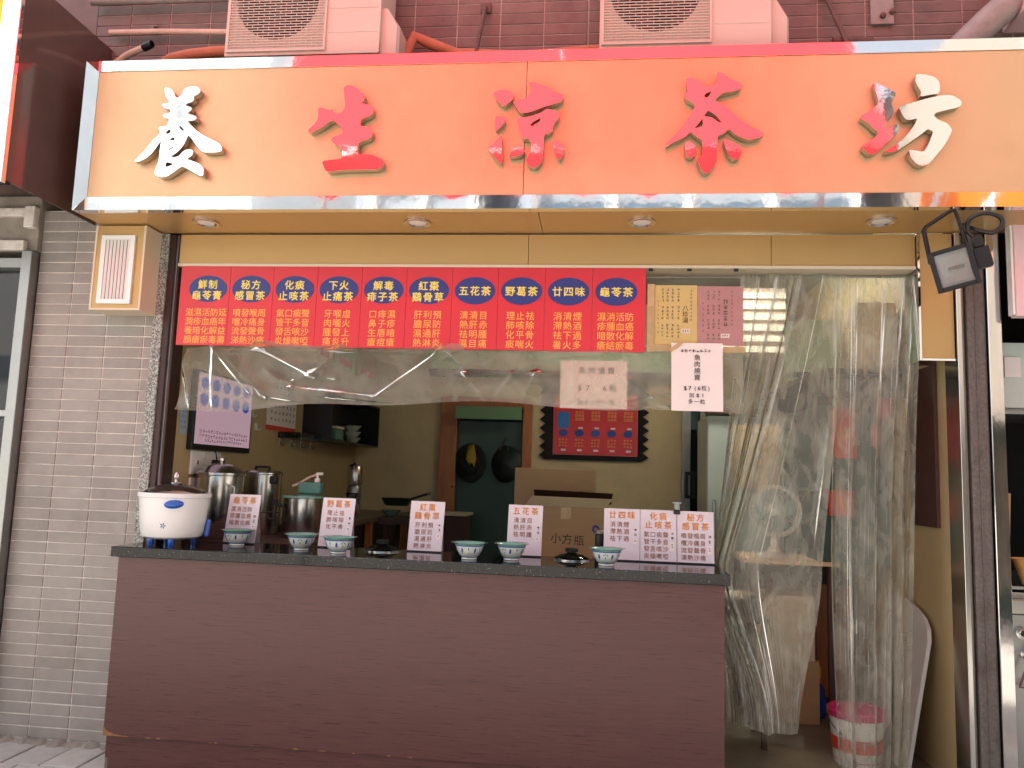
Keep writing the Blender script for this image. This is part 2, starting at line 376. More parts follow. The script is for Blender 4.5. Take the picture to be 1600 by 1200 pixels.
def smooth_path(p, n=6):
    p = [Vector(q) for q in p]; out = []
    for i in range(len(p)-1):
        a, b, c, d = p[max(i-1,0)], p[i], p[i+1], p[min(i+2,len(p)-1)]
        for k in range(n):
            t = k/n; out.append(.5*((2*b)+(c-a)*t+(2*a-5*b+4*c-d)*t*t+(3*b-a-3*c+d)*t**3))
    return out+[p[-1]]

# =================================================================== SETTING
GZ = -0.06                                   # pavement level; the shop floor is one small step up
g = bm_new(); vs = [g.verts.new(p) for p in ((-120,-120,GZ-0.03),(120,-120,GZ-0.03),(120,120,GZ-0.03),(-120,120,GZ-0.03))]; g.faces.new(vs)
structure(fin(g, 'ground', 'ground'))
pav = structure(box('pavement', (-4.2, 4.6, -1.2, 0.33, GZ-0.028, GZ-0.012), 'grout_dirty', bev=0))
pm = None
for i in range(-19, 21):                     # narrow pavers, rows running away from the wall
    for j in range(5):
        x0 = i*0.205; y0 = -1.15+j*0.295
        if not (-3.2 < x0 < -1.1 or 1.6 < x0 < 3.6): continue
        if pm is None:
            bm = bm_new(); add_box(bm, 0.004, 0.199, 0.004, 0.289, 0, 0.012, bev=0.003); o = fin(bm, 'paver', 'paver', pav); pm = o.data
        else:
            o = bpy.data.objects.new('paver', pm); COL.objects.link(o); o.parent = pav
        o.location = (x0+(0.1 if j % 2 else 0), y0, GZ-0.012+random.uniform(-.003,.003))
structure(box('shop_floor', (-1.30, 3.0, 0.052, 4.0, GZ-0.005, 0.0), 'floor', bev=0.003))

# ---- tiled walls: grout slab and every tile a piece
def tiled(name, label, x0, x1, z0, z1, ox, oz, pw, ph, tm, gm, y, ztop=None, seed=3):
    t = thing(name, label, 'wall', (0, 0, 0))
    box('mortar', (x0-0.0, x1, y+0.006, y+0.16, z0, ztop or z1), gm, t, bev=0)
    cache = {}; rg = random.Random(seed); jw = 0.007
    k0 = math.floor((x0-ox)/pw); k1 = math.ceil((x1-ox)/pw); r0 = math.floor((z0-oz)/ph); r1 = math.ceil((z1-oz)/ph)
    for r in range(r0, r1):
        for k in range(k0, k1):
            a, b = max(x0+.001, ox+k*pw+jw/2), min(x1-.001, ox+(k+1)*pw-jw/2); c, d = max(z0+.001, oz+r*ph+jw*.45), min(z1-.001, oz+(r+1)*ph-jw*.45)
            if b-a < 0.012 or d-c < 0.012: continue
            key = (round(b-a, 3), round(d-c, 3))
            if key not in cache:
                W, H = key; bm = bm_new(); e = 0.0022
                p = [(0,.012,0),(W,.012,0),(W,.012,H),(0,.012,H),(0,.002,0),(W,.002,0),(W,.002,H),(0,.002,H),(e,0,e),(W-e,0,e),(W-e,0,H-e),(e,0,H-e)]
                v = [bm.verts.new(q) for q in p]
                for i in range(4):
                    j = (i+1) % 4; bm.faces.new((v[i], v[j], v[4+j], v[4+i])); bm.faces.new((v[4+i], v[4+j], v[8+j], v[8+i]))
                bm.faces.new(v[8:12]); o = fin(bm, 'tile', tm, t); cache[key] = o.data
            else:
                o = bpy.data.objects.new('tile', cache[key]); COL.objects.link(o); o.parent = t
            o.location = (a, y+rg.uniform(-.0008,.0008), c); o.rotation_euler = (rg.uniform(-.006,.006), 0, rg.uniform(-.004,.004))
    return t
tiled('tiled_pier', 'grey brown tiled wall pier between the window and the shop opening', -2.165, -1.416, GZ-0.03, 2.96, -1.939, 2.2688-0.0625*60, 0.235, 0.0625, 'tile', 'grout', 0.34)
def fillet(u, v):
    x = -2.165+.75*u; n_ = .5+.5*math.sin(37*u)*math.sin(11*u+2)+.2*math.sin(90*u)
    return (x, .338-.045*(1-v)*(1+.5*n_)-.004*math.sin(60*u+9*v), GZ-.012+(.020+.022*n_)*v**.6)
pier = [o for o in COL.objects if o.name == 'tiled_pier'][0]
sheet('mortar_fillet', fillet, 60, 5, 'concrete', pier)
up = tiled('tiled_upper_wall', 'dark brown tiled wall above the orange shop sign', -1.95, 3.75, 3.64, 4.40, -1.727-0.252*10, 4.124-0.0668*20, 0.252, 0.0668, 'tile_dark', 'grout_dirty', 0.34, 6.6)
# building body over and behind the shop, carries the shade
bl = thing('building_body', 'plain concrete body of the building above the tiled wall', 'building')
box('wall', (-14, 14, 0.52, 9, 4.42, 6.6), 'concrete', bl, bev=0)
box('wall', (-14, -1.96, 0.36, 0.52, 4.42, 6.6), 'concrete', bl, bev=0)
box('wall', (3.76, 14, 0.36, 0.52, 4.42, 6.6), 'concrete', bl, bev=0)
box('roof_slab', (-14.1, 14.1, 0.30, 9.1, 6.61, 6.75), 'concrete', bl, bev=0)
box('wall', (-14, -3.2, 0.52, 9, GZ-.03, 4.415), 'concrete', bl, bev=0)
box('wall', (4.2, 14, 0.52, 9, GZ-.03, 4.415), 'concrete', bl, bev=0)
box('wall', (-3.19, 4.19, 4.3, 9, GZ-.03, 4.415), 'concrete', bl, bev=0)
boxes('wall', [(-3.19, -1.955, 0.345, 0.50, 3.045, 4.415)], 'tile_dark', bl)
boxes('lintel', [(-3.19, -1.96, 0.505, 1.0, 3.05, 4.415), (-1.95, 4.19, 0.505, 1.0, 3.3, 4.415), (-1.415, -1.36, 0.51, 1.2, GZ, 3.3), (-2.16, -1.42, 0.505, 0.7, GZ, 3.04)], 'concrete', bl)

# ---- the shop room
room = thing('shop_room', 'khaki walled interior of the herbal tea shop behind the counter', 'room')
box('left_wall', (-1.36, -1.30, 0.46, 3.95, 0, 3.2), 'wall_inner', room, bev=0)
bw = boxes('back_wall', [(-1.30, -0.43, 3.95, 4.05, 0, 3.2), (-0.43, 0.49, 3.95, 4.05, 2.26, 3.2), (0.49, 1.95, 3.95, 4.05, 0, 3.2), (1.95, 2.97, 3.95, 4.05, 2.3, 3.2)], 'wall_back', room)
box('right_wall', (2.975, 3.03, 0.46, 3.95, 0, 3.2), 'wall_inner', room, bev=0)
box('ceiling', (-1.35, 3.0, 0.52, 4.05, 3.2, 3.26), 'ceiling', room, bev=0)
box('passage', (-1.3, 2.9, 4.28, 4.295, 0, 3.2), 'green_door', room, bev=0)
# back door with frame
dr = thing('back_door', 'dark green back door in an orange brown wooden frame', 'door')
boxes('frame', [(-0.43, -0.26, 3.90, 4.06, 0, 2.26), (0.40, 0.49, 3.90, 4.06, 0, 2.26), (-0.26, 0.40, 3.90, 4.06, 2.16, 2.26)], 'wood_frame', dr, bev=0.004)
box('leaf', (-0.258, 0.398, 3.985, 4.03, 0.0, 2.02), 'green_door', dr)
box('transom', (-0.258, 0.398, 3.985, 4.02, 2.03, 2.155), 'green_light', dr)
turned('knob', [(0.012,0),(0.012,.03),(0.028,.045),(0.028,.065),(0.006,.075)], 'steel', dr, 16, (-0.285, 3.90, 1.36), 'y')
dr.children[-1].scale = (1,-1,1); dr.children[-1].location = (0, 7.8, 0)
# sliding door on the right of the back wall
sl = thing('sliding_door', 'aluminium framed sliding door with black handle beside the beige wall', 'door')
boxes('frame', [(1.95, 2.03, 3.90, 3.98, 0, 2.3), (2.12, 2.17, 3.88, 3.96, 0, 2.3), (2.03, 2.12, 3.92, 3.97, 2.2, 2.3), (2.17, 2.97, 3.92, 3.97, 2.2, 2.3)], 'steel_dull', sl)
box('pane', (2.03, 2.12, 3.935, 3.945, 0, 2.2), 'window_glass', sl, bev=0)
box('pane', (2.17, 2.97, 3.935, 3.945, 0, 2.2), 'window_glass', sl, bev=0)
boxes('handle', [(1.97, 2.0, 3.80, 3.9, 1.33, 1.58), (2.0, 2.06, 3.80, 3.83, 1.33, 1.36), (2.0, 2.06, 3.80, 3.83, 1.55, 1.58), (2.06, 2.075, 3.80, 3.9, 1.33, 1.58)], 'black_plastic', sl)

# ---- opening: granite strip, metal frame, header
gs = tag(box('granite_strip', (-1.414, -1.354, 0.325, 0.50, GZ, 2.815), 'granite_grey', bev=0.003), 'speckled grey granite strip beside the brown door frame', 'stone trim')
df = thing('door_frame', 'dark brown metal frame down the left of the opening', 'frame')
boxes('jamb', [(-1.352, -1.318, 0.335, 0.46, 0, 2.812), (-1.306, -1.290, 0.345, 0.46, 0, 2.812)], 'door_frame', df, bev=0.003)
box('track', (-1.318, -1.306, 0.352, 0.46, 0, 2.812), 'steel_dull', df, bev=0)
hd = thing('header_fascia', 'gold coloured panel band under the sign soffit above the menu', 'fascia')
for a, b in ((-1.289, 0.745), (0.748, 2.05), (2.053, 2.785)):
    box('panel', (a, b, 0.338, 0.50, 2.640, 2.812), 'gold_panel', hd, bev=0.001)
box('trim', (-1.289, 2.785, 0.326, 0.50, 2.622, 2.639), 'trim_cream', hd, bev=0.002)
sb = thing('shutter_box', 'gold boxed end of the header dropping lower beside the steel pillar', 'box')
box('face', (2.80, 2.962, 0.322, 0.50, 2.152, 2.812), 'gold_panel', sb, bev=0.002)
boxes('edge_trim', [(2.788, 2.799, 0.318, 0.50, 2.140, 2.812), (2.800, 2.962, 0.318, 0.50, 2.140, 2.151)], 'chrome', sb)

# ---- the big sign
sg = thing('shop_sign', 'orange gold shop sign box with five raised chrome characters', 'shop sign', (0, 0, 0))
SX0, SX1, SZ0, SZ1, SY = -1.68, 3.42, 2.817, 3.66, -0.08
box('panel', (SX0+.075, 0.748, SY+.004, SY+.03, SZ0+.072, SZ1-.062), 'sign_panel', sg, bev=0.001)
box('panel', (0.751, SX1-.07, SY+.004, SY+.03, SZ0+.072, SZ1-.062), 'sign_panel', sg, bev=0.001)
def mitre(name, pts, m):
    bm = bm_new(); n = len(pts); f = [bm.verts.new((x, SY+dy, z)) for x, dy, z in pts]; b = [bm.verts.new((x, SY+.05, z)) for x, dy, z in pts]
    bm.faces.new(f); bm.faces.new(b)
    for i in range(n): bm.faces.new((f[i], f[(i+1) % n], b[(i+1) % n], b[i]))
    return fin(bm, name, m, sg)
e = 0.0005; w1, w2 = 0.074, 0.061
mitre('frame_strip', [(SX0,0,SZ0),(SX1,0,SZ0),(SX1-.07,-.001,SZ0+.071),(SX0+w1,-.001,SZ0+.071)], 'chrome')
mitre('frame_strip', [(SX0,0,SZ1),(SX1,0,SZ1),(SX1-.07,-.001,SZ1-w2),(SX0+w1,-.001,SZ1-w2)], 'chrome')
mitre('frame_strip', [(SX0,-.006,SZ0+e),(SX0,-.006,SZ1-e),(SX0+w1-e,.004,SZ1-w2-e),(SX0+w1-e,.004,SZ0+.071+e)], 'chrome')
mitre('frame_strip', [(SX1,0,SZ0+e),(SX1,0,SZ1-e),(SX1-.07+e,-.001,SZ1-w2-e),(SX1-.07+e,-.001,SZ0+.071+e)], 'chrome')
box('back', (SX0+.002, SX1-.002, SY+.052, 0.338, SZ0+.02, SZ1-.002), 'dark_void', sg, bev=0)
box('end_panel', (SX0-.004, SX0+.0015, SY+.004, 0.337, SZ0+.001, SZ1-.001), 'gold_panel', sg, bev=0)
box('soffit_panel', (SX0+.002, 0.822, SY+.002, 0.336, SZ0+.002, SZ0+.018), 'gold_soffit', sg, bev=0)
box('soffit_panel', (0.826, SX1-.002, SY+.002, 0.336, SZ0+.002, SZ0+.018), 'gold_soffit', sg, bev=0)
LET = [[[(-1191,3478),(-1165,3475),(-1143,3459),(-1131,3441),(-1125,3422),(-1104,3422),(-1090,3440),(-1080,3468),(-1058,3480),(-1023,3482),(-996,3471),(-985,3451),(-999,3436),(-1023,3424),(-1017,3408),(-1028,3393),(-1055,3386),(-1065,3376),(-1033,3366),(-1025,3356),(-1036,3341),(-1051,3331),(-1004,3317),(-993,3305),(-1004,3290),(-1047,3288),(-1025,3265),(-997,3239),(-954,3209),(-902,3183),(-860,3163),(-841,3137),(-842,3120),(-866,3113),(-941,3113),(-963,3129),(-990,3159),(-1013,3190),(-1035,3212),(-1043,3185),(-1056,3155),(-1078,3125),(-1106,3101),(-1126,3094),(-1105,3088),(-1076,3096),(-1058,3120),(-1034,3132),(-1008,3130),(-998,3115),(-1005,3095),(-1034,3078),(-993,3065),(-956,3050),(-934,3025),(-932,2987),(-951,2985),(-987,3005),(-1024,3025),(-1051,3038),(-1070,3028),(-1098,3006),(-1136,2982),(-1172,2980),(-1198,2990),(-1207,3007),(-1197,3040),(-1187,3072),(-1187,3122),(-1183,3187),(-1202,3152),(-1229,3112),(-1262,3083),(-1301,3066),(-1327,3066),(-1304,3093),(-1271,3128),(-1249,3158),(-1226,3193),(-1198,3212),(-1194,3232),(-1206,3253),(-1197,3260),(-1161,3260),(-1153,3282),(-1149,3300),(-1176,3308),(-1190,3321),(-1180,3333),(-1147,3335),(-1146,3353),(-1180,3361),(-1200,3379),(-1193,3389),(-1155,3391),(-1170,3414),(-1185,3440)],[(-1163,3222),(-1149,3242),(-1137,3242),(-1135,3226),(-1152,3217)],[(-1092,3258),(-1080,3261),(-1057,3235),(-1070,3235)],[(-1137,3184),(-1125,3196),(-1109,3198),(-1108,3181)],[(-1144,3127),(-1116,3148),(-1113,3141),(-1134,3127)],[(-1148,3032),(-1146,3061),(-1133,3061),(-1100,3051)]],[[(-203,3459),(-184,3469),(-155,3468),(-120,3442),(-114,3427),(-94,3425),(-86,3405),(-94,3378),(-106,3370),(-76,3362),(-47,3355),(-34,3337),(-38,3313),(-58,3298),(-91,3284),(-103,3274),(-101,3245),(-70,3242),(-45,3232),(-34,3210),(-40,3183),(-66,3171),(-98,3160),(-107,3147),(-106,3092),(-71,3091),(-37,3093),(-3,3078),(26,3063),(34,3044),(28,3027),(5,3013),(-18,3011),(-90,3011),(-171,3010),(-219,3005),(-262,3001),(-275,3013),(-286,3038),(-294,3057),(-261,3064),(-213,3068),(-189,3073),(-190,3124),(-217,3139),(-243,3159),(-253,3174),(-245,3188),(-216,3198),(-193,3207),(-194,3222),(-204,3242),(-225,3262),(-250,3282),(-274,3268),(-306,3243),(-344,3224),(-370,3210),(-382,3227),(-351,3254),(-329,3288),(-333,3353),(-303,3345),(-273,3337),(-254,3339),(-243,3316),(-228,3314),(-204,3320),(-187,3350),(-195,3404)]],[[(585,3406),(601,3420),(642,3429),(680,3418),(692,3399),(686,3372),(663,3356),(645,3337),(626,3352),(602,3374)],[(599,3282),(619,3289),(647,3281),(655,3262),(640,3243),(617,3219),(604,3205),(600,3239)],[(634,3195),(638,3152),(640,3104),(646,3071),(638,3033),(623,3048),(599,3076),(575,3105),(566,3120),(588,3134),(610,3157)],[(766,3462),(780,3467),(812,3456),(850,3439),(882,3431),(887,3411),(919,3401),(945,3391),(943,3372),(925,3355),(889,3344),(844,3331),(798,3312),(762,3302),(734,3301),(715,3319),(696,3348),(688,3362),(723,3371),(755,3380),(775,3399),(776,3428)],[(712,3273),(753,3277),(799,3288),(835,3302),(853,3318),(871,3320),(903,3310),(927,3296),(923,3272),(901,3248),(894,3229),(893,3206),(879,3192),(852,3190),(849,3159),(850,3111),(847,3064),(839,3036),(816,3017),(798,3013),(775,3027),(763,3051),(774,3074),(784,3093),(788,3126),(782,3164),(743,3165),(733,3198),(718,3242)],[(780,3226),(782,3245),(809,3262),(834,3276),(827,3254),(805,3240)],[(692,3125),(722,3122),(750,3115),(757,3103),(748,3084),(723,3075),(678,3068),(686,3094),(699,3113)],[(896,3163),(922,3148),(949,3129),(956,3110),(948,3077),(933,3051),(919,3063),(909,3092),(899,3125)]],[[(1550,3466),(1580,3473),(1615,3453),(1634,3437),(1639,3419),(1664,3423),(1691,3433),(1700,3457),(1698,3496),(1717,3496),(1752,3466),(1781,3450),(1810,3439),(1825,3422),(1815,3407),(1781,3396),(1737,3390),(1718,3383),(1698,3362),(1686,3349),(1723,3330),(1762,3298),(1800,3256),(1849,3219),(1897,3192),(1928,3171),(1897,3153),(1853,3144),(1820,3154),(1786,3173),(1762,3199),(1755,3199),(1733,3179),(1704,3166),(1700,3138),(1699,3066),(1698,3035),(1685,3009),(1666,2984),(1647,2974),(1627,2989),(1617,3015),(1602,3051),(1629,3067),(1631,3103),(1629,3144),(1607,3160),(1587,3176),(1575,3192),(1553,3171),(1528,3153),(1485,3136),(1450,3108),(1460,3136),(1499,3172),(1533,3219),(1562,3260),(1586,3301),(1596,3327),(1581,3341),(1556,3354),(1541,3379),(1544,3389),(1561,3394),(1553,3428)],[(1635,3374),(1649,3389),(1676,3398),(1659,3368),(1645,3361)],[(1650,3292),(1659,3297),(1694,3273),(1725,3232),(1704,3237),(1674,3263),(1635,3266)],[(1589,3205),(1616,3238),(1631,3259),(1632,3217),(1611,3209)],[(1546,3135),(1568,3142),(1592,3119),(1605,3088),(1590,3059),(1573,3057),(1551,3067),(1549,3099)],[(1728,3151),(1762,3137),(1791,3126),(1815,3100),(1817,3070),(1801,3047),(1777,3044),(1757,3065),(1743,3101)]],[[(2437,3430),(2461,3419),(2498,3397),(2539,3371),(2539,3355),(2515,3317),(2532,3284),(2523,3254),(2503,3228),(2494,3213),(2493,3188),(2517,3203),(2540,3213),(2552,3202),(2553,3177),(2530,3152),(2497,3122),(2468,3092),(2440,3067),(2414,3062),(2376,3103),(2413,3128),(2453,3156),(2454,3181),(2433,3194),(2415,3220),(2369,3251),(2421,3281),(2459,3316),(2457,3347),(2446,3383)],[(2634,3464),(2680,3460),(2721,3446),(2739,3425),(2743,3397),(2738,3361),(2696,3357),(2650,3348),(2657,3373),(2642,3399),(2631,3425)],[(2551,3299),(2593,3313),(2686,3340),(2751,3354),(2797,3354),(2839,3324),(2834,3294),(2758,3277),(2717,3265),(2712,3250),(2729,3232),(2770,3214),(2792,3183),(2784,3158),(2758,3108),(2720,3059),(2687,3017),(2659,3000),(2628,3012),(2601,3045),(2592,3085),(2625,3080),(2661,3072),(2683,3109),(2700,3154),(2705,3175),(2682,3185),(2673,3178),(2645,3155),(2607,3128),(2551,3086),(2514,3072),(2477,3074),(2515,3097),(2547,3119),(2585,3156),(2618,3201),(2638,3241),(2605,3232),(2582,3235),(2564,3263)]]]
for polys in LET:
    pp = [chaikin([(x/1000., z/1000.) for x, z in p], 1) for p in polys]
    cx = sum(q[0] for q in pp[0])/len(pp[0])
    me = curve_mesh(pp, 0.036); 
    me.materials.append(M['chrome_letter']); me.materials.append(M['letter_side'])
    for p in me.polygons: p.material_index = 0 if abs(p.normal.y) > 0.7 else 1
    for v in me.vertices: v.co.y += SY-0.042
    link('character', me, None, sg)
for x, y in ((-1.032, .13), (0.161, .14), (1.355, .14), (2.547, .13)):
    d = turned('downlight', [(0.072,0),(0.072,-.008),(0.060,-.010),(0.052,-.002),(0.050,.0)], 'steel', sg, 32, (x, y, SZ0+.001))
    turned('lens', [(0.049,0),(0.045,-.004),(0.02,-.006),(0.001,-.006)], 'lens', d, 24, (x, y, SZ0+.0005))

# ---- vent box
vb = thing('vent_box', 'gold boxed air vent with white grille under the sign end', 'vent')
VX0, VX1, VY, VZ0, VZ1 = -1.705, -1.402, 0.168, 2.326, 2.812
box('casing', (VX0+.012, VX1-.012, VY+.003, 0.338, VZ0+.012, VZ1), 'gold_panel', vb, bev=0.001)
boxes('edge_trim', [(VX0, VX0+.0115, VY, 0.337, VZ0, VZ1), (VX1-.0115, VX1, VY, 0.337, VZ0, VZ1), (VX0+.0116, VX1-.0116, VY, 0.337, VZ0, VZ0+.0115)], 'trim_cream', vb)
GX0, GX1, GZ0, GZ1 = -1.658, -1.458, 2.36, 2.752
boxes('grille_frame', [(GX0, GX0+.026, VY-.012, VY+.002, GZ0, GZ1), (GX1-.026, GX1, VY-.012, VY+.002, GZ0, GZ1), (GX0+.0262, GX1-.0262, VY-.012, VY+.002, GZ0, GZ0+.026), (GX0+.0262, GX1-.0262, VY-.012, VY+.002, GZ1-.026, GZ1)], 'white_plastic', vb)
box('duct_opening', (GX0+.026, GX1-.026, VY+.0005, VY+.0025, GZ0+.026, GZ1-.026), 'dark_void', vb, bev=0)
sm = None
for i in range(7):
    x = GX0+.036+i*(GX1-GX0-.072)/6
    bm = bm_new(); add_box(bm, -.0075, .0075, -.002, .002, GZ0+.027, GZ1-.027); s = fin(bm, 'slat', 'white_plastic', vb) if sm is None else bpy.data.objects.new('slat', sm)
    if sm is not None: COL.objects.link(s); s.parent = vb; bm.free()
    sm = s.data; s.location = (x, VY-.006, 0); s.rotation_euler = (0, 0, R(38))

# ---- right hand pillar group
pl = thing('steel_pillar', 'dark mottled pillar with bright steel edge strips right of the curtain', 'pillar')
box('edge_strip', (2.966, 2.990, 0.30, 0.46, 0, 2.812), 'steel', pl, bev=0.002)
tube('side_pipe', [(3.002, 0.335, 0), (3.002, 0.335, 2.80)], 0.013, 'steel_dirty', pl)
box('core', (3.016, 3.112, 0.31, 0.50, GZ, 2.812), 'pillar_stone', pl, bev=0.012)
box('rib', (3.055, 3.062, 0.304, 0.312, GZ, 2.81), 'pillar_stone', pl, bev=0.002)
box('edge_strip', (3.114, 3.180, 0.295, 0.46, GZ, 2.812), 'chrome_post', pl, bev=0.003)
# ---- stall on the right
nb = thing('stall_sign', 'pale pink neighbouring stall sign with a small food picture', 'sign')
box('board', (3.205, 4.1, 0.20, 0.26, 2.352, 2.95), 'neighbour_pink', nb, bev=0.004)
box('side_edge', (3.192, 3.204, 0.205, 0.255, 2.36, 2.94), 'white_plastic', nb)
lettering([('B', 3.292, 2.795, 0.085, 0.004, 1)], 0.198, 'ink', nb)
lettering([('T', 3.300, 2.895, 0.13, 0.01, 1)], 0.198, 'ink_blue', nb)
plate('number_disc', [ellipse_pts(3.283, 2.690, 0.026, 0.026)], 0.196, 0.003, 'tag_yellow', nb)
lettering([('1', 3.283, 2.688, 0.045, 0.004, 1)], 0.1945, 'ink', nb)
box('picture', (3.283, 3.52, 0.196, 0.199, 2.515, 2.672), 'photo_blue', nb, bev=0)
plate('picture_food', [[(3.284,2.515),(3.52,2.515),(3.52,2.63),(3.44,2.60),(3.38,2.565),(3.335,2.60),(3.305,2.585),(3.284,2.60)]], 0.194, 0.0015, 'photo_tan', nb)
marks('fine_print', [(3.30+i*.022, 2.49-j*.02, .016, .012) for i in range(9) for j in range(4)], 'ink_soft', 0.198, nb, 5)
sk = thing('stall_interior', 'dark neighbouring stall opening with a grey shelf panel', 'stall')
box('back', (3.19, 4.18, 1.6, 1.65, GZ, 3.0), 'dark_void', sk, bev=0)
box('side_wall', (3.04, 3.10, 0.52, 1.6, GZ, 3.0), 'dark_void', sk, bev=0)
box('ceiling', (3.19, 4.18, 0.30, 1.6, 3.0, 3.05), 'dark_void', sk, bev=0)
box('shelf_panel', (3.185, 4.18, 0.55, 0.60, 1.93, 2.28), 'fridge', sk)
box('shelf_bracket', (3.185, 4.18, 0.60, 1.2, 1.90, 1.93), 'steel_dull', sk)
tag(box('price_card', (3.30, 3.38, 0.535, 0.548, 2.09, 2.20), 'white_paper', bev=0), 'small white card on the grey shelf panel of the right stall', 'card')
ct = thing('carton', 'tall brown carton standing in the stall right of the pillar', 'carton', (3.27, 0.62, 1.06))
bm = bm_new(); add_box(bm, -.09, .055, 0, .18, 0, .42); fin(bm, 'body', 'cardboard', ct)
bm = bm_new(); add_box(bm, -.09, .045, -.008, -.004, .20, .41); fin(bm, 'flap', 'cardboard', ct)
ct.rotation_euler = (0, R(3), 0)
tag(box('carton_crate', (3.14, 3.60, 0.55, 0.9, 0.995, 1.055), 'dark_void'), 'black tray under the tall carton in the right stall', 'tray')
bk = thing('straw_basket', 'woven straw basket on the stove of the right stall', 'basket', (3.33, 0.36, 1.02))
turned('bowl', [(0.03,0.0),(0.065,.01),(0.105,.13),(0.112,.135),(0.106,.128),(0.062,.02)], 'straw', bk, 28)
stv = thing('stall_stove', 'stainless stall stove with round burner knobs right of the pillar', 'stove')
box('front', (3.165, 4.15, 0.34, 0.40, GZ, 0.885), 'steel_dull', stv)
box('worktop', (3.185, 4.15, 0.32, 1.1, 0.89, 0.955), 'steel', stv)
for z, x, r in ((0.80, 3.235, .030), (0.70, 3.245, .022)):
    k = turned('knob', [(r,0),(r,-.012),(r*.5,-.014),(r*.5,-.03),(0.002,-.03)], 'steel', stv, 20, (x, 0.339, z), 'y')
    turned('knob_centre', [(r*.55,0),(r*.5,-.012),(0.001,-.012)], 'black_plastic', k, 16, (x, 0.31, z), 'y')
tube('gas_lever', [(3.30,.30,.80),(3.22,.29,.62),(3.20,.30,.55),(3.25,.30,.545),(3.24,.30,.575)], 0.006, 'rust_steel', stv)
boxes('rack', [(3.20, 4.1, 0.40, 0.43, 0.957, 0.985), (3.20, 4.1, 0.40, 0.43, 1.0, 1.015)], 'steel', stv)

# ---- left: neighbouring sign, window
ns = thing('neighbour_sign', 'dark glossy side of the yellow neighbouring sign box at upper left', 'sign')
box('side_panel', (-1.838, -1.832, -0.385, 0.338, 2.868, 3.965), 'dark_brown', ns, bev=0)
box('body', (-4.5, -1.839, -0.39, -0.34, 2.86, 3.97), 'dark_void', ns, bev=0)
box('top_cover', (-4.5, -1.839, -0.339, 0.339, 3.93, 3.97), 'dark_void', ns, bev=0)
box('front', (-4.4, -1.935, -0.402, -0.391, 2.93, 3.90), 'yellow_front', ns, bev=0)
boxes('frame_strip', [(-1.934, -1.830, -0.412, -0.3855, 2.85, 3.98), (-4.5, -1.935, -0.412, -0.391, 2.85, 2.929), (-4.5, -1.935, -0.412, -0.391, 3.901, 3.98)], 'chrome', ns, bev=0.002)
wn = thing('side_window', 'narrow glazed window with bright metal frame left of the tiled pier', 'window')
box('frame', (-2.232, -2.168, 0.275, 0.46, GZ, 2.70), 'steel_dull', wn, bev=0.004)
boxes('rail', [(-3.1, -2.234, 0.30, 0.46, 2.60, 2.66), (-3.1, -2.234, 0.30, 0.46, 1.72, 1.76), (-3.1, -2.234, 0.30, 0.46, GZ, 0.05)], 'steel_dull', wn, bev=0.003)
box('pane', (-3.1, -2.234, 0.37, 0.376, 0.05, 1.72), 'window_glass', wn, bev=0)
box('pane', (-3.1, -2.234, 0.37, 0.376, 1.76, 2.60), 'window_glass', wn, bev=0)
box('room_behind', (-3.1, -2.2, 0.9, 0.95, GZ, 2.7), 'bld_grey', wn, bev=0)
ld = thing('window_ledge', 'weathered ledge with white painted edges above the side window', 'ledge')
box('slab', (-3.1, -2.167, 0.31, 0.50, 2.705, 3.04), 'concrete', ld, bev=0.006)
boxes('white_edge', [(-3.1, -2.236, 0.268, 0.309, 2.905, 2.955), (-2.235, -2.17, 0.262, 0.309, 2.835, 2.965), (-3.1, -2.225, 0.27, 0.309, 2.70, 2.76)], 'white_paint', ld, bev=0.006)

# ---- services on the upper wall
tag(tube('grey_conduit', [(-1.95,.27,4.245),(-1.6,.265,4.240),(-1.2,.268,4.242),(-0.9,.27,4.243)], 0.026, 'pvc_grey'), 'weathered grey conduit along the top of the tiled wall', 'pipe')
tag(tube('cream_pipe', [(-1.826,.29,4.052),(-1.5,.285,4.046),(-1.1,.29,4.034),(-0.8,.29,4.03)], 0.017, 'pipe_cream'), 'thin cream water pipe running towards the left air conditioner', 'pipe')
hs = thing('drain_hose', 'cream drain hose with black rimmed open end above the sign corner', 'hose')
tube('hose', [(-1.83,.22,3.75),(-1.74,.22,3.80),(-1.62,.18,3.845),(-1.50,.14,3.862)], 0.019, 'pipe_cream', hs)
tube('nozzle', [(-1.50,.14,3.862),(-1.465,.128,3.868),(-1.44,.12,3.872)], [.024,.024,.020], 'black_plastic', hs, caps=False)
tag(tube('terracotta_pipe', [(-1.40,.20,3.80),(-1.36,.20,3.825),(-1.26,.20,3.845),(-1.10,.20,3.86),(-0.8,.22,3.87)], 0.032, 'pipe_terracotta'), 'lagged terracotta pipe beside the left air conditioner', 'pipe')
tag(tube('hook', arc(-1.56,.33,4.09,.022,60,300,10), 0.006, 'pvc_grey'), 'small curved metal hook on the upper tiled wall', 'hook')
cp = thing('lagged_pipes', 'brown lagged refrigerant pipes between the two air conditioners', 'pipe')
tube('pipe', [(0.03,.20,3.80),(0.07,.22,3.93),(0.15,.25,3.905),(0.3,.27,3.85),(0.7,.27,3.82),(1.15,.25,3.84)], 0.032, 'pipe_terracotta', cp)
tube('pipe', [(0.05,.24,3.78),(0.3,.30,3.80),(0.8,.30,3.775),(1.2,.28,3.78)], 0.026, 'pipe_terracotta', cp)
turned('joint', [(0.02,-.03),(0.036,-.03),(0.036,.03),(0.02,.03)], 'white_paint', cp, 14, (0.86,.26,3.815), 'x')
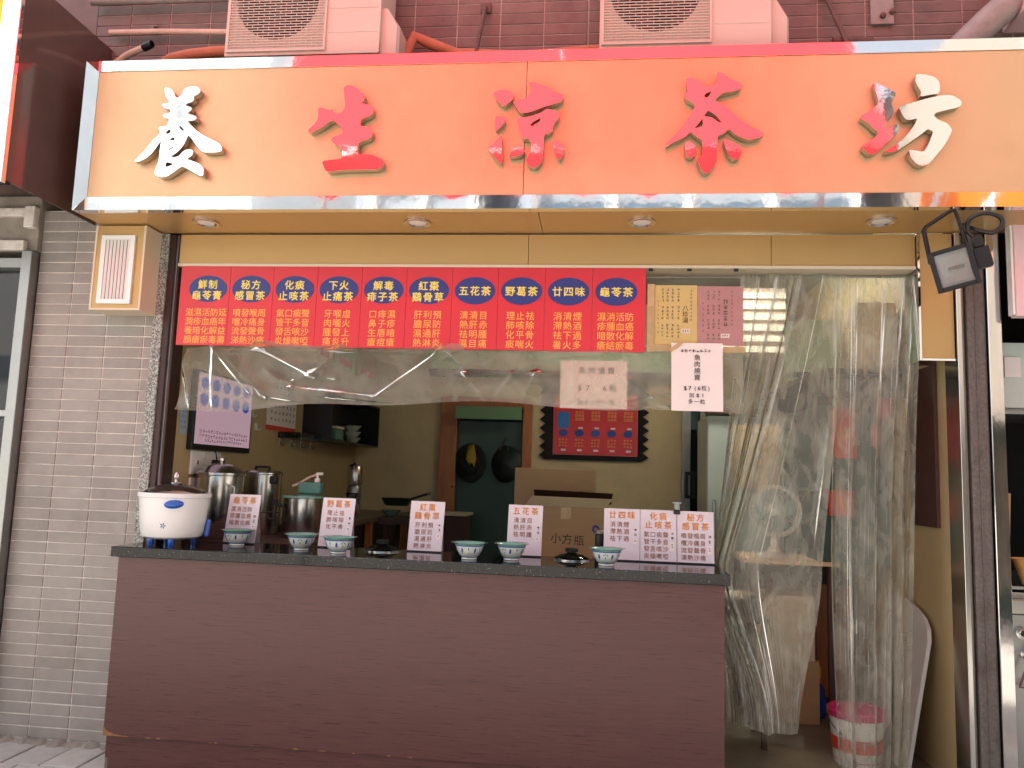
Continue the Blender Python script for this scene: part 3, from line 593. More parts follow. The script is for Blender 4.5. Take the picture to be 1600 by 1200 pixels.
def strut(label, p, q):
    t = thing('wall_strut', label, 'bracket', group='steel struts on the upper wall'); tube('rod', [p, q], 0.012, 'rust_steel', t); x, y, z = q
    box('plate', (x-.03, x+.03, .322, .338, z-.03, z+.03), 'rust_steel', t); return t
strut('thin rusty strut with bolt plate between the air conditioners', (0.41,.22,3.72), (0.455,.31,4.155))
strut('slanted rusty strut right of the right air conditioner', (2.44,.20,3.75), (2.33,.31,4.18))
bp = thing('bolted_plate', 'grey bolted steel plate on the tiled wall at upper right', 'bracket')
box('plate', (2.58, 2.70, .318, .338, 3.985, 4.15), 'pvc_grey', bp)
for x, z in ((2.64, 4.03), (2.69, 4.05)): turned('bolt', [(.016,0),(.016,-.012),(.008,-.02),(.001,-.02)], 'rust_steel', bp, 8, (x, .317, z), 'y', False)
tag(tube('junction_pipe', [(2.36,.26,3.86),(2.56,.26,3.855),(2.60,.26,3.80)], 0.022, 'rust_steel'), 'short dark pipe elbow behind the sign at upper right', 'pipe')
tag(tube('duct_pipe', [(2.96,.18,3.74),(3.12,.16,3.90),(3.36,.12,4.12),(3.55,.10,4.30)], 0.075, 'pvc_grey'), 'thick dark grey drain pipe rising at the upper right corner', 'pipe')
tag(box('pale_cladding', (3.24, 4.2, -0.02, 0.30, 3.90, 4.5), 'neighbour_pink', bev=0.006), 'pale cladding panel at the upper right corner', 'panel')

# ---- across the lane: what the mirrors and the light see
aw = thing('red_awning', 'red translucent street awning with scalloped edge over the lane', 'awning', (0,0,0))
AX0, AX1, AY0, AY1, AZ0, AZ1 = -2.25, 3.6, -3.1, -5.3, 4.40, 8.2
def awf(u, v):
    x = AX0+(AX1-AX0)*u; y = AY0+(AY1-AY0)*v; z = AZ0+(AZ1-AZ0)*v - 0.05*math.sin(math.pi*((u*4) % 1))*(1-v*.5) + .012*math.sin(9*u+14*v)
    return (x, y, z)
sheet('cloth', awf, 48, 16, 'awning_red', aw)
sc = 10
def valf(u, v):
    x = AX0+(AX1-AX0)*u; d = 0.26+0.20*abs(math.sin(math.pi*u*sc)); return (x, AY0+.03+.02*math.sin(30*u)*v, AZ0-.02-.05*math.sin(math.pi*((u*4) % 1))-d*v)
sheet('valance', valf, 160, 3, 'awning_red', aw)
for x in (AX0, AX1): tube('pole', [(x, AY1, GZ), (x, AY1, AZ1-.02)], .03, 'awning_pole', aw)
for u in (0, .25, .5, .75, 1): tube('rib', [(AX0+(AX1-AX0)*u, AY0-.01, AZ0-.02), (AX0+(AX1-AX0)*u, AY1, AZ1-.03)], .014, 'awning_pole', aw)
tube('rail', [(AX0, AY0-.02, AZ0-.02), (AX1, AY0-.02, AZ0-.02)], .018, 'awning_pole', aw); tube('rail', [(AX0, AY1, AZ1-.03), (AX1, AY1, AZ1-.03)], .018, 'awning_pole', aw)
def tower(name, label, x0, x1, y, h, m, gap, mull):
    t = thing(name, label, 'building', group=None); box('body', (x0, x1, y-10, y, GZ, h), m, t, bev=0)
    n = max(2, int((x1-x0)/gap)); boxes('mullion', [(x0+(x1-x0)*i/n-.09, x0+(x1-x0)*i/n+.09, y+.01, y+.12, 3, h) for i in range(n+1)], 'bld_white', t)
    boxes('spandrel', [(x0, x1, y+.005, y+.06, z, z+.7) for z in range(4, int(h), 4)], mull, t)
tower('glass_tower', 'blue grey glazed tower across the lane', -0.6, 7.2, -16, 20, 'bld_blue', 1.6, 'bld_grey')
tower('narrow_tower', 'narrow grey block across the lane', -4.6, -2.0, -15, 22, 'bld_grey', 1.3, 'bld_blue')
tower('pale_block', 'pale rendered block across the lane to the left', -22, -9.2, -18, 17, 'bld_white', 2.2, 'bld_grey')
tower('shading_block', 'grey rendered block added across the lane to shade the right side', 8.6, 18, -10, 12, 'concrete', 2.2, 'bld_grey')  # unseen block, added to cut skylight on the right
kc = thing('added_cabinet', 'green steel cabinet added across the lane for the steel post to reflect', 'cabinet'); box('body', (4.4, 7.6, -7.0, -6.0, GZ, 2.3), 'green_door', kc, bev=.02)  # unseen, added as a darker reflection for the bright pillar strip
for k in range(4): box('shutter', (4.5+.78*k, 5.2+.78*k, -5.995, -5.97, .3, 2.1), 'steel_dirty', kc)
box('roof', (4.25, 7.75, -7.1, -5.7, 2.31, 2.37), 'steel_dull', kc)
ob = thing('striped_hoarding', 'orange hoarding with pale slanted stripes across the lane', 'hoarding')
box('board', (5.0, 9.2, -6.3, -6.2, 4.55, 5.45), 'orange_board', ob, bev=0)
for i in range(6):
    bm = bm_new(); v = [bm.verts.new(p) for p in ((0,0,4.56),(.10,0,4.56),(.42,0,5.44),(.32,0,5.44))]; bm.faces.new(v); s = fin(bm, 'stripe', 'bld_white', ob); s.location = (5.05+i*.6, -6.19, 0)

# =================================================================== AIR CONDITIONERS
def aircon(label, loc):
    t = thing('air_conditioner', label, 'air conditioner', loc, group='air conditioners above the sign')
    W, D, H = 0.87, 0.28, 0.62
    # front plate with a round fan opening, body behind
    hole = ellipse_pts(0.285, 0.325, 0.235, 0.235, 48)
    me = curve_mesh([[(0,0),(W,0),(W,H),(0,H)], hole], 0.02); link('front_plate', me, 'ac_white', t)
    boxes('casing', [(0, .012, .0205, D, 0, H), (W-.012, W, .0205, D, 0, H), (.0121, W-.0121, .0205, D, 0, .012), (.0121, W-.0121, .0205, D, H-.012, H), (.0121, W-.0121, D-.012, D, .0121, H-.0121)], 'ac_white', t)
    box('fan_well', (.02, .56, .12, .13, .03, H-.03), 'dark_void', t, bev=0)
    f = turned('fan', [(.001,.09),(.05,.09),(.06,.11),(.001,.11)], 'black_plastic', t, 20, (.285, 0, .325), 'y')
    bm = bm_new()
    for k in range(3):
        a = k*2*math.pi/3
        v = [bm.verts.new((.285+r*math.cos(a+da), yy, .325+r*math.sin(a+da))) for r, da, yy in ((.05,0,.09),(.21,-.25,.085),(.21,.55,.115),(.05,.6,.11))]; bm.faces.new(v)
    fin(bm, 'blade', 'black_plastic', f)
    boxes('grille_frame', [(.012,.022,-.012,-.001,.018,H-.018), (.562,.572,-.012,-.001,.018,H-.018), (.0221,.5619,-.012,-.001,.018,.03), (.0221,.5619,-.012,-.001,H-.03,H-.018)], 'ac_white', t)
    bm = bm_new(); n = 36; p = (H-.06)/n
    for i in range(n):
        z = .034+i*p; add_box(bm, .022, .562, -.010, -.004, z-.0020, z+.0020)
        for k in range(9):
            x = .03+(k+(.5 if i % 2 else 0))*.062
            if x < .56: add_box(bm, x-.0016, x+.0016, -.0095, -.0045, z+.0021, z+p-.0021)
    fin(bm, 'grille', 'ac_white', t)
    for z in (.12, .26, .40): box('panel_groove', (.585, W-.015, -.0015, .0005, z, z+.003), 'grout_dirty', t, bev=0)
    bm = bm_new(); prof = [(W+.0005,.03,.0),(W+.085,.03,.0),(W+.098,.05,.0),(W+.098,.2,.0),(W+.0005,.2,.0)]
    lo = [bm.verts.new((x,y,.01)) for x,y,z in prof]; hi = [bm.verts.new((x,y,.17)) for x,y,z in prof]
    tp = [bm.verts.new((W+.0005 if i in (0,4) else W+.03, y, .27)) for i,(x,y,z) in enumerate(prof)]
    for A, B in ((lo,hi),(hi,tp)):
        for i in range(5): bm.faces.new((A[i],A[(i+1)%5],B[(i+1)%5],B[i]))
    bm.faces.new(lo); bm.faces.new(tp); fin(bm, 'valve_cover', 'ac_white', t)
    boxes('foot', [(.08,.16,.02,D+.01,-.03,-.001), (.62,.70,.02,D+.01,-.03,-.001)], 'rust_steel', t)
    return t
aircon('left air conditioner outdoor unit above the character second from left', (-0.935, 0.0, 3.715))
aircon('right air conditioner outdoor unit above the fourth character', (1.115, 0.0, 3.70))

# =================================================================== MENU BOARD
mb = thing('menu_board', 'long red menu board with ten blue ovals hanging under the header', 'menu board')
cols = [('鮮制','龜苓膏',['滋濕活防延','潤疹血癌年','養暗化解益','顏瘡瘀毒壽']),('秘方','感冒茶',['噴發喉周','嚏冷痛身','流發聲骨','涕熱沙痛']),
 ('化痰','止咳茶',['氣口痰聲','管干多音','發舌咳沙','炎燥嗽啞']),('下火','止痛茶',['牙喉虛','肉嚨火','腫發上','痛炎升']),('解毒','痱子茶',['口痱濕','鼻子疹','生唇暗','瘡痘瘡']),
 ('紅棗','鷄骨草',['肝利預','膽尿防','濕通肝','熱淋炎']),('','五花茶',['清清目','熱肝赤','祛明腫','濕目痛']),('','野葛茶',['理止祛','肺咳除','化平骨','痰喘火']),
 ('','廿四味',['消清煙','滯熱酒','祛下過','暑火多']),('','龜苓茶',['濕消活防','疹腫血癌','暗散化解','瘡結瘀毒'])]
for i, (h1, h2, rows) in enumerate(cols):
    cx = -1.092+i*0.2583; a = -1.262 if i == 0 else cx-.1285; b = cx+.1285 if i < 9 else 1.39
    p = box('menu_panel', (a, b, 0.326, 0.3375, 2.160, 2.621), 'menu_red', mb, bev=0.0008)
    p['label'] = 'red panel headed ' + (h1+h2)
    plate('oval', [ellipse_pts(cx, 2.488, 0.113, 0.077)], 0.3225, 0.003, 'menu_blue', p)
    if h1: it = row(h1, cx-.002, 2.513, 0.056, 0.062, 0.018) + row(h2, cx-.004, 2.450, 0.056, 0.062, 0.018)
    else: it = row(h2, cx, 2.487, 0.056, 0.062, 0.018)
    lettering(it, 0.3215, 'menu_yellow', p, 'heading_text')
    it = []
    pc = 0.0495 if len(rows[0]) > 3 else 0.0535
    for j, r in enumerate(rows): it += row(r, cx-.002, 2.351-.0525*j, 0.050, pc, 0.006)
    lettering(it, 0.3252, 'menu_gold', p, 'body_text')

# =================================================================== POSTERS AND NOTICES
pp = thing('poster_pouch', 'clear plastic pouch holding a yellow and a mauve poster', 'poster')
box('yellow_poster', (1.440, 1.664, 0.338, 0.340, 2.205, 2.530), 'yellow_paper', pp, bev=0)
box('mauve_poster', (1.666, 1.905, 0.3375, 0.340, 2.205, 2.526), 'purple_paper', pp, bev=0)
lettering([('八',1.602,2.405,.033,.006,1),('珍',1.602,2.372,.033,.006,1),('湯',1.602,2.339,.033,.006,1)], 0.3365, 'ink', pp)
marks('poster_print', [(x, 2.505-k*.0195, .013, .015) for x in (1.482, 1.508, 1.534, 1.565) for k in range(14) if (k % 5) != 4] + [(1.632, 2.50-k*.02, .010, .012) for k in range(9)] + [(1.458, 2.44-k*.024, .008, .011) for k in range(8)], 'ink_soft', 0.3368, pp, 3)
marks('poster_print', [(x, 2.495-k*.0195, .013, .015) for x in (1.722, 1.750, 1.778) for k in range(14) if (k % 4) != 3] + [(1.812, 2.44-k*.03, .024, .026) for k in range(5)] + [(1.845, 2.495-k*.022, .009, .012) for k in range(9)] + [(1.695, 2.43-k*.03, .008, .012) for k in range(6)], 'ink_soft', 0.3363, pp, 4)
box('price_tag', (1.580, 1.628, 0.3345, 0.336, 2.268, 2.292), 'white_paper', pp, bev=0); box('price_tag', (1.788, 1.834, 0.3342, 0.336, 2.246, 2.268), 'white_paper', pp, bev=0)
marks('price_print', [(1.592+.012*k, 2.28, .009, .013) for k in range(3)] + [(1.798+.012*k, 2.257, .009, .012) for k in range(3)], 'ink', 0.3338, pp, 9)
for q in ((1.400, 1.438, 0.330, 0.3315, 2.165, 2.535), (1.4385, 1.55, 0.330, 0.3315, 2.168, 2.203), (1.80, 1.914, 0.330, 0.3315, 2.166, 2.199)): box('tape_strip', q, 'tape', pp, bev=0)
sheet('cover', lambda u, v: (1.396+.522*u, .327+.004*math.sin(7*u+5*v)+.002*math.sin(23*u*v), 2.618-.455*v), 24, 24, 'film_pouch', pp)
for x in (1.415, 1.62, 1.865): box('clip', (x-.012, x+.012, .318, .325, 2.604, 2.618), 'black_plastic', pp)
wnz = thing('white_notice', 'white printed price notice taped below the mauve poster', 'notice')
def paper(name, x0, x1, z0, z1, y, m, parent, cur=.004):
    return sheet(name, lambda u, v: (x0+(x1-x0)*u+(.004*v), y+cur*math.sin(3*u+2*v)-cur, z1-(z1-z0)*v), 12, 12, m, parent)
paper('sheet_of_paper', 1.528, 1.795, 1.850, 2.213, 0.320, 'white_paper', wnz, .002)
ny = 0.3145
it = [(c, 1.664, 2.135-.0355*k, .034, .004, 1) for k, c in enumerate('魚肉燒賣')]
it += [('$',1.603,1.972,.030,.010,1.1),('7',1.627,1.972,.030,.010,1.1),('(',1.655,1.972,.030,.004,1),('6',1.674,1.972,.030,.010,1.1),('粒',1.700,1.972,.028,.004,1),(')',1.724,1.972,.030,.004,1)]
it += [('加',1.636,1.934,.028,.004,1),('$',1.668,1.934,.028,.010,1.1),('1',1.694,1.934,.028,.010,1.1)] + row('多一粒', 1.662, 1.900, .028, .031, .004)
lettering(it, ny, 'ink', wnz)
marks('small_heading', [(1.585+.0205*k, 2.170, .016, .017) for k in range(8)], 'ink', ny, wnz, 12)
plate('tape_strip', [[(1.515,2.175),(1.575,2.222),(1.588,2.208),(1.528,2.160)]], 0.3125, 0.0008, 'tape', wnz)
pn = thing('handwritten_notice', 'pinkish handwritten notice stuck behind the plastic sheet', 'notice')
paper('sheet_of_paper', 0.938, 1.298, 1.855, 2.116, 0.372, 'pink_paper', pn, .003)
lettering(row('魚肉燒賣', 1.135, 2.062, .040, .052, -.006) + row('$7 6粒', 1.135, 1.968, .042, .045, -.006) + row('加$1多一粒', 1.135, 1.890, .030, .034, -.006), 0.3645, 'ink_soft', pn)

# =================================================================== PLASTIC SHEETS
def ridge(t): return 1-abs(2*(t % 1)-1)
SEG = [(-0.752, 2.146, -0.439, 1.995), (-0.439, 1.995, -0.29, 2.154), (-0.941, 2.084, -0.728, 1.887), (-0.557, 1.963, -0.401, 2.015), (-1.038, 2.142, -1.019, 1.836), (-0.39, 1.996, -0.299, 1.983), (0.307, 2.173, -0.077, 1.887), (-0.077, 1.887, -0.555, 1.925), (-0.555, 1.925, -0.702, 2.019), (-0.269, 2.134, 0.279, 2.148), (-1.221, 2.099, -1.157, 1.833), (-1.027, 2.132, -0.805, 1.9), (-0.752, 2.146, -0.269, 2.139), (-0.723, 1.882, -0.49, 1.849), (-0.925, 2.133, -0.711, 2.147), (-0.352, 1.881, -0.008, 1.86), (0.291, 2.172, 0.4, 2.079), (0.413, 2.027, 0.522, 1.895), (0.683, 2.033, 0.594, 1.907), (0.806, 2.035, 0.758, 1.921), (0.284, 2.088, 0.397, 2.163), (1.008, 2.111, 1.014, 1.855), (0.926, 2.13, 1.3, 2.147), (0.786, 2.035, 0.929, 2.027), (1.312, 2.014, 1.513, 1.867), (0.413, 2.027, 0.786, 2.035), (1.314, 1.903, 1.541, 1.948)]
def sheet_low(u, v):
    x = -1.235+3.14*u
    zt = 2.19 - (.05*max(0, 1-u*9)); zb = 1.800+.055*min(1, u*2.2)-.012*math.sin(u*19)-.012*math.sin(u*7+1)
    if u < .06: x += (.06-u)*.6*(1-v)
    z = zt+(zb-zt)*v
    y = .345 + .010*math.sin(9*u*3.1+4*v)*v + .006*math.sin(23*u-7*v)
    for x0, z0, x1, z1 in SEG:          # tension folds: sharp on one side, soft on the other
        dx, dz = x1-x0, z1-z0; L = math.hypot(dx, dz); t = ((x-x0)*dx+(z-z0)*dz)/L/L
        if -.25 < t < 1.25:
            d = ((x-x0)*dz-(z-z0)*dx)/L; e = min(1, min(t+.25, 1.25-t)/.3)
            y -= .026*e*math.exp(-abs(d)/(.010 if d > 0 else .035))
    if v > .95: y -= .010*(v-.95)/.05
    return (x, y, z)
tag(sheet('plastic_sheet', sheet_low, 330, 70, 'film_sheet'), 'wrinkled clear plastic sheet hanging below the red menu board', 'plastic sheet')
def lerp_tab(tab, z):
    for (z1, a), (z0, b) in zip(tab, tab[1:]):
        if z >= z0: return a+(b-a)*(z1-z)/(z1-z0)
    return tab[-1][1]
def creases(seed, n):
    rg = random.Random(seed); c = []; p = 0.0
    while p < 1:
        wd = rg.uniform(.35, 1.7)/n; c.append((p, wd, rg.uniform(.25, 1.0))); p += wd
    def f(s):
        for p0, wd, am in c:
            if p0 <= s < p0+wd:
                t = (s-p0)/wd; k = .28
                return am*((t/k)**1.3 if t < k else ((1-t)/(1-k))**1.6)
        return 0
    return f
fA = creases(5, 8); fA2 = creases(8, 46); fB = creases(11, 5); fB2 = creases(14, 24)
def curt_a(u, v):
    s = u; zt, zw, zb = 2.615, 1.06, .25
    T = 1.905+.555*s; W = 1.772+.548*s**3.6; B = 1.84+.37*s+.03*math.sin(6*s)
    if v < .62:
        t = v/.62; z = zt+(zw-zt)*t; k = t**1.12; x = T+(W-T)*k
    else:
        t = (v-.62)/.38; z = zw+(zb-zw)*t-.035*s*t; x = W+(B-W)*(t*t*(3-2*t))
    am = .030+.045*math.exp(-((z-1.25)/.5)**2)
    low = max(0, (v-.6)/.4)
    y = .405 + am*fA(s)*(1-.45*low) + .007*fA2((s*.985+.05*low*math.sin(4*s)) % 1) + .05*low*math.sin(2.3+5.5*s) + .014*low*math.sin(17*s+9*v)
    y += .03*math.exp(-((z-1.06)/.22)**2)*(1-s)+ .006*math.sin(9*v+15*s)
    return (x, y, z)
tag(sheet('plastic_curtain', curt_a, 260, 120, 'film_curtain'), 'clear plastic curtain pulled towards the counter corner in diagonal folds', 'curtain')
def curt_b(u, v):
    z = 2.618-2.59*v; x = 2.395*(1-u)+(2.86-.14*v)*u - .02*math.sin(2.6*v)*(1-u)
    y = .425+.065*fB((u*.97+.02*math.sin(3*v)) % 1)*(.35+.65*min(1, v*1.5)) + .007*fB2((u*.96+.03*v*v) % 1) + .012*math.sin(5*u+6*v) + .004*math.sin(13*v+31*u)*v
    return (x+.008*math.sin(7*v+3*u), y, z)
tag(sheet('plastic_curtain', curt_b, 200, 110, 'film_curtain'), 'clear plastic curtain hanging straight down beside the right wall', 'curtain')
tag(tube('curtain_rod', [(1.40,.44,2.60),(2.0,.44,2.605),(2.785,.44,2.61)], .006, 'steel_dull'), 'thin wire rod carrying the plastic curtains under the header', 'rod')
hb = sheet('hem_bar', lambda u, v: (1.80+.42*u, .40+.02*math.sin(20*u), .27-.05*u-.055*v), 30, 3, 'film_pouch'); tag(hb, 'folded hem strip of the left plastic curtain near the floor', 'hem')

# =================================================================== COUNTER
cn = thing('shop_counter', 'dark red brown laminate counter with glossy black stone top', 'counter')
box('front_panel', (-1.288, 1.762, 0.0, 0.03, 0.118, 0.999), 'laminate', cn, bev=0.001)
box('plinth', (-1.262, 1.75, 0.016, 0.05, GZ-.011, 0.117), 'laminate', cn, bev=0.001)
boxes('carcass', [(-1.287, -1.26, 0.031, 0.46, 0.001, 0.998), (1.735, 1.761, 0.031, 0.46, 0.001, 0.998), (-1.259, 1.734, 0.43, 0.46, 0.001, 0.998)], 'laminate', cn)
box('worktop', (-1.322, 1.785, -0.022, 0.49, 1.0, 1.052), 'granite_black', cn, bev=0.003)
rg = random.Random(4)
for k in range(16):
    x = rg.uniform(-1.2, 1.7); z = .118; w_ = rg.uniform(.01, .05); plate('edge_chip', [[(x, z), (x+w_, z), (x+w_*.8, z+rg.uniform(.002,.006)), (x+w_*.4, z+rg.uniform(.003,.010)), (x+w_*.1, z+.003)]], -.0010, .002, 'chipboard', cn)
for k in range(14):
    x = rg.uniform(-1.2, 1.7); z = rg.uniform(.15, .95); a = rg.uniform(-.5, .5); L = rg.uniform(.02, .09); plate('scratch', [[(x, z), (x+L*math.cos(a), z+L*math.sin(a)), (x+L*math.cos(a), z+L*math.sin(a)+.0014), (x, z+.0014)]], -.0006, .001, 'scuff', cn)
plate('chipped_corner', [[(-1.2885,.118),(-1.2885,.162),(-1.279,.156),(-1.276,.146),(-1.262,.142),(-1.258,.134),(-1.245,.137),(-1.232,.128),(-1.21,.127),(-1.19,.122),(-1.16,.123),(-1.15,.118)]], -0.0012, 0.003, 'chipboard', cn)
CT = 1.052
# =================================================================== ON THE COUNTER
rc = thing('rice_cooker', 'white round rice cooker with blue handle at the left counter end', 'rice cooker', (-1.128, 0.215, CT)); rc.scale = (.90, .90, 1.0)
turned('body', [(.02,.036),(.150,.036),(.168,.046),(.178,.07),(.190,.15),(.199,.245),(.200,.255),(.188,.262),(.186,.2),(.05,.19)], 'white_plastic', rc, 56)
turned('rim', [(.199,.250),(.208,.254),(.210,.268),(.205,.276),(.192,.277),(.188,.268)], 'white_plastic', rc, 56, caps=False)
gl = turned('lid', [(.187,.272),(.16,.292),(.11,.312),(.05,.323),(.012,.326)], 'lid_clear', rc, 48)
turned('food', [(.183,.235),(.12,.262),(.06,.27),(.001,.272)], 'food', rc, 32, caps=False)
turned('knob', [(.030,.325),(.032,.331),(.010,.336),(.011,.352),(.016,.358),(.013,.372),(.006,.386),(.001,.388)], 'steel', gl, 20)
for a in (-118, -62, 50, 130):
    turned('foot', [(.016,0),(.019,.012),(.019,.037)], 'blue_plastic', rc, 14, (.135*math.cos(R(a)), .135*math.sin(R(a)), 0))
bm = bm_new(); 
for i in range(13):
    for j in range(7):
        pass
bmesh.ops.create_uvsphere(bm, u_segments=20, v_segments=10, radius=1); h = fin(bm, 'handle', 'blue_plastic', rc, True)
h.scale = (.054, .022, .023); h.location = (.197*math.cos(R(-62)), .197*math.sin(R(-62)), .220); h.rotation_euler = (0, R(-3), R(28))
bm = bm_new(); add_box(bm, .176, .204, -.035, .035, .06, .155, bev=.008); sh = fin(bm, 'side_grip', 'blue_plastic', rc); sh.rotation_euler = (0, R(6), R(28)); sh.location = (-.006,0,0)
def petals(parent, rfun, spots, m, name='painted_flower', s=1.0):
    V, F = [], []
    for ang, z, dx, dz, L, rot in spots:
        pts = [(-L, 0), (-L*.3, L*.38), (L*.7, L*.3), (L, 0), (L*.7, -L*.3), (-L*.3, -L*.38)]
        b = len(V)
        for px, pz in pts:
            qx = px*math.cos(rot)-pz*math.sin(rot)+dx; qz = px*math.sin(rot)+pz*math.cos(rot)+dz
            zz = z+qz*s; r = rfun(zz)+.0009; a = ang+qx*s/r; V.append((r*math.cos(a), r*math.sin(a), zz))
        F.append(tuple(range(b, b+6)))
    me = bpy.data.meshes.new(name); me.from_pydata(V, [], F); me.update(); o = link(name, me, m, parent); o['kind'] = 'stuff'; return o
rcr = lambda z: .178+(z-.07)*.15 if z < .15 else .190+(z-.15)*.0947
sp = []
for a, z in ((-78, .108), (-152, .122)):
    for k in range(5): sp.append((R(a), z, .010*math.cos(k*1.26), .009*math.sin(k*1.26), .008, k*1.26))
for a, z in ((-90,.115),(-98,.108),(-105,.112),(-112,.106),(-120,.112),(-60,.11),(-70,.12),(-74,.13),(-84,.125)): sp.append((R(a), z, 0, 0, .0026, 0))
petals(rc, rcr, sp, 'ink_blue')

def bowl(label, x, y, rz):
    t = thing('tea_bowl', label, 'bowl', (x, y, CT), rz, 'blue and white tea bowls along the counter')
    prof = [(.018,.004),(.036,0),(.040,.002),(.038,.013),(.050,.020),(.064,.045),(.071,.070)]
    seg = 48; bm = bm_new(); lathe(bm, prof, seg, caps=False); o = fin(bm, 'body', 'porcelain', t, True); o.data.set_sharp_from_angle(angle=R(50))
    def rim(prof, name, m):
        bm = bm_new(); rings = []
        for r, z, wv in prof:
            rings.append([bm.verts.new(((r*(1+wv*.05*math.cos(8*2*math.pi*i/seg)))*math.cos(2*math.pi*i/seg), (r*(1+wv*.05*math.cos(8*2*math.pi*i/seg)))*math.sin(2*math.pi*i/seg), z)) for i in range(seg)])
        for a, b in zip(rings, rings[1:]):
            for i in range(seg): bm.faces.new((a[i], a[(i+1) % seg], b[(i+1) % seg], b[i]))
        return fin(bm, name, m, t, True)
    rim([(.071,.0701,0),(.078,.079,.4),(.091,.084,1),(.092,.0855,1),(.078,.083,.4),(.066,.070,0),(.055,.04,0),(.02,.022,0),(.001,.021,0)], 'flared_rim', 'celadon')
    rim([(.0722,.0668,0),(.0735,.0705,0),(.0716,.0722,0)], 'blue_band', 'ink_blue')
    rf = lambda z: .050+(z-.02)*.56 if z < .045 else .064+(z-.045)*.28
    sp = []
    for k in range(6):
        a = R(k*60)
        if k % 2 == 0: sp += [(a, .048, -.008, .006, .006, .6), (a, .048, .008, .006, .006, -.6), (a, .046, 0, -.006, .006, 1.5), (a, .05, 0, .010, .004, 0)]
        else: sp += [(a, .05, 0, .004, .007, 1.57), (a, .046, 0, -.012, .003, .3)]
        sp += [(a+R(30), .046, .0, .0, .014, 1.45)]
    petals(t, rf, sp, 'ink_blue'); turned('foot_line', [(.0412,.0105),(.0415,.012),(.0412,.0135)], 'ink_blue', t, 32, caps=False)
    return t
BO = [('tea bowl on the counter nearest the rice cooker', -0.805, .315), ('tea bowl second from the rice cooker, before the small steel urn', -0.405, .225), ('tea bowl standing in front of the second card sign', -0.172, .135),
      ('tea bowl right of the third card sign, touching its neighbour', 0.512, .150), ('tea bowl overlapping the left foot of the fourth card sign', 0.722, .200), ('rightmost tea bowl, in front of the joined card signs', 1.205, .145)]
b0 = None
for i, (lb, x, y) in enumerate(BO):
    if b0 is None: b0 = bowl(lb, x, y, .3); o = b0
    else: o = copy_tree(b0); o.location = (x, y, CT); o['label'] = lb
    o.rotation_euler = (0, 0, .3+i*.45)
def glass_cover(label, x, y):
    t = thing('pot_cover', label, 'lid', (x, y, CT), group='glass lids on the counter')
    d = turned('dome', [(.098,.002),(.088,.012),(.06,.026),(.025,.034),(.002,.035)], 'glass_lid', t, 40); turned('rim', [(.094,.0005),(.101,.0005),(.101,.006),(.094,.006)], 'steel', t, 40, caps=False)
    turned('knob', [(.020,.035),(.034,.040),(.036,.056),(.028,.060),(.012,.058),(.001,.058)], 'black_plastic', t, 24); return t
glass_cover('glass pot lid with dark knob between the second and third card signs', 0.0, .36)
glass_cover('glass pot lid with dark knob right of the fourth card sign', 1.025, .36)
# tent card signs
def card(label, x, wid, lines, title_rows, tagpos, seed, rz=0, y=.40, tagh=.02):
    t = thing('card_sign', label, 'sign', (x, y, CT), rz, 'white card signs along the counter'); H = .272; sl = .045
    def P(bm, x0, x1, z0, z1, y0, y1):
        add_box(bm, x0, x1, y0, y1, z0, z1)
    bm = bm_new(); v = []
    lo, hi = -wid/2, wid/2
    for xx in (lo, hi):
        for (yy, zz) in ((0,.001),(.004,.001),(sl+.004,H),(sl,H)): v.append(bm.verts.new((xx, yy, zz)))
    for f in ((0,1,2,3),(4,7,6,5),(0,3,7,4),(1,5,6,2),(0,4,5,1),(3,2,6,7)): bm.faces.new([v[i] for i in f])
    fin(bm, 'card', 'lilac_card', t)
    bm = bm_new(); v = [bm.verts.new(p) for p in ((lo+.01,.085,.001),(hi-.01,.085,.001),(hi-.01,sl+.004,H*.93),(lo+.01,sl+.004,H*.93))]; bm.faces.new(v); bmesh.ops.solidify(bm, geom=bm.faces[:], thickness=.002); fin(bm, 'back_leg', 'lilac_card', t)
    box('base_edge', (lo-.001, hi+.001, -.004, .006, .0005, .007), 'black_plastic', t, bev=0)
    def lay(items, m, nm, off=.0012):
        me = glyph_mesh(items, 0)
        for q in me.vertices: q.co.y = sl*q.co.z/H - off
        link(nm, me, m, t)
    it = []; z = H-.032
    for r in title_rows: it += row(r, 0, z, .042, .050 if len(r) < 4 else .045, .016); z -= .046
    lay(it, 'ink_orange', 'title_text')
    it = []; z -= .004; n = len(lines); dz = min(.037, (z-.02)/max(1, n-1)) if n > 1 else .03
    for k, r in enumerate(lines): it += row(r, -.012, z-dz*k, .031, .036 if len(r) < 4 else .033, .008)
    lay(it, 'ink_brown', 'body_text')
    tz = tagpos; bm = bm_new(); v = [bm.verts.new((xx, sl*zz/H-.0016, zz)) for xx, zz in ((hi-.035,tz),(hi-.012,tz),(hi-.012,tz+tagh),(hi-.035,tz+tagh))]; bm.faces.new(v); fin(bm, 'price_tag', 'white_paper', t)
    sp = [(hi-.0235, tz+tagh-.010-k*.014, .010, .010) for k in range(max(1, int(tagh/.016)))] + [(hi-.022, tz+tagh+.022+k*.026, .014, .016) for k in range(2)]
    mk = marks('price_print', sp, 'ink', 0, t, seed)
    for q in mk.data.vertices: q.co.y = sl*q.co.z/H - .002 + q.co.y
    return t
card('slanted card sign nearest the rice cooker, behind a tea bowl', -.835, .19, ['濕消活防','疹腫血癌','暗散化解'], ['龜苓茶'], .085, 1, R(-4))
card('second card sign from the left, with a bowl before it', -.285, .19, ['理止祛','肺咳除','化平骨'], ['野葛茶'], .085, 2, R(-4), tagh=.03)
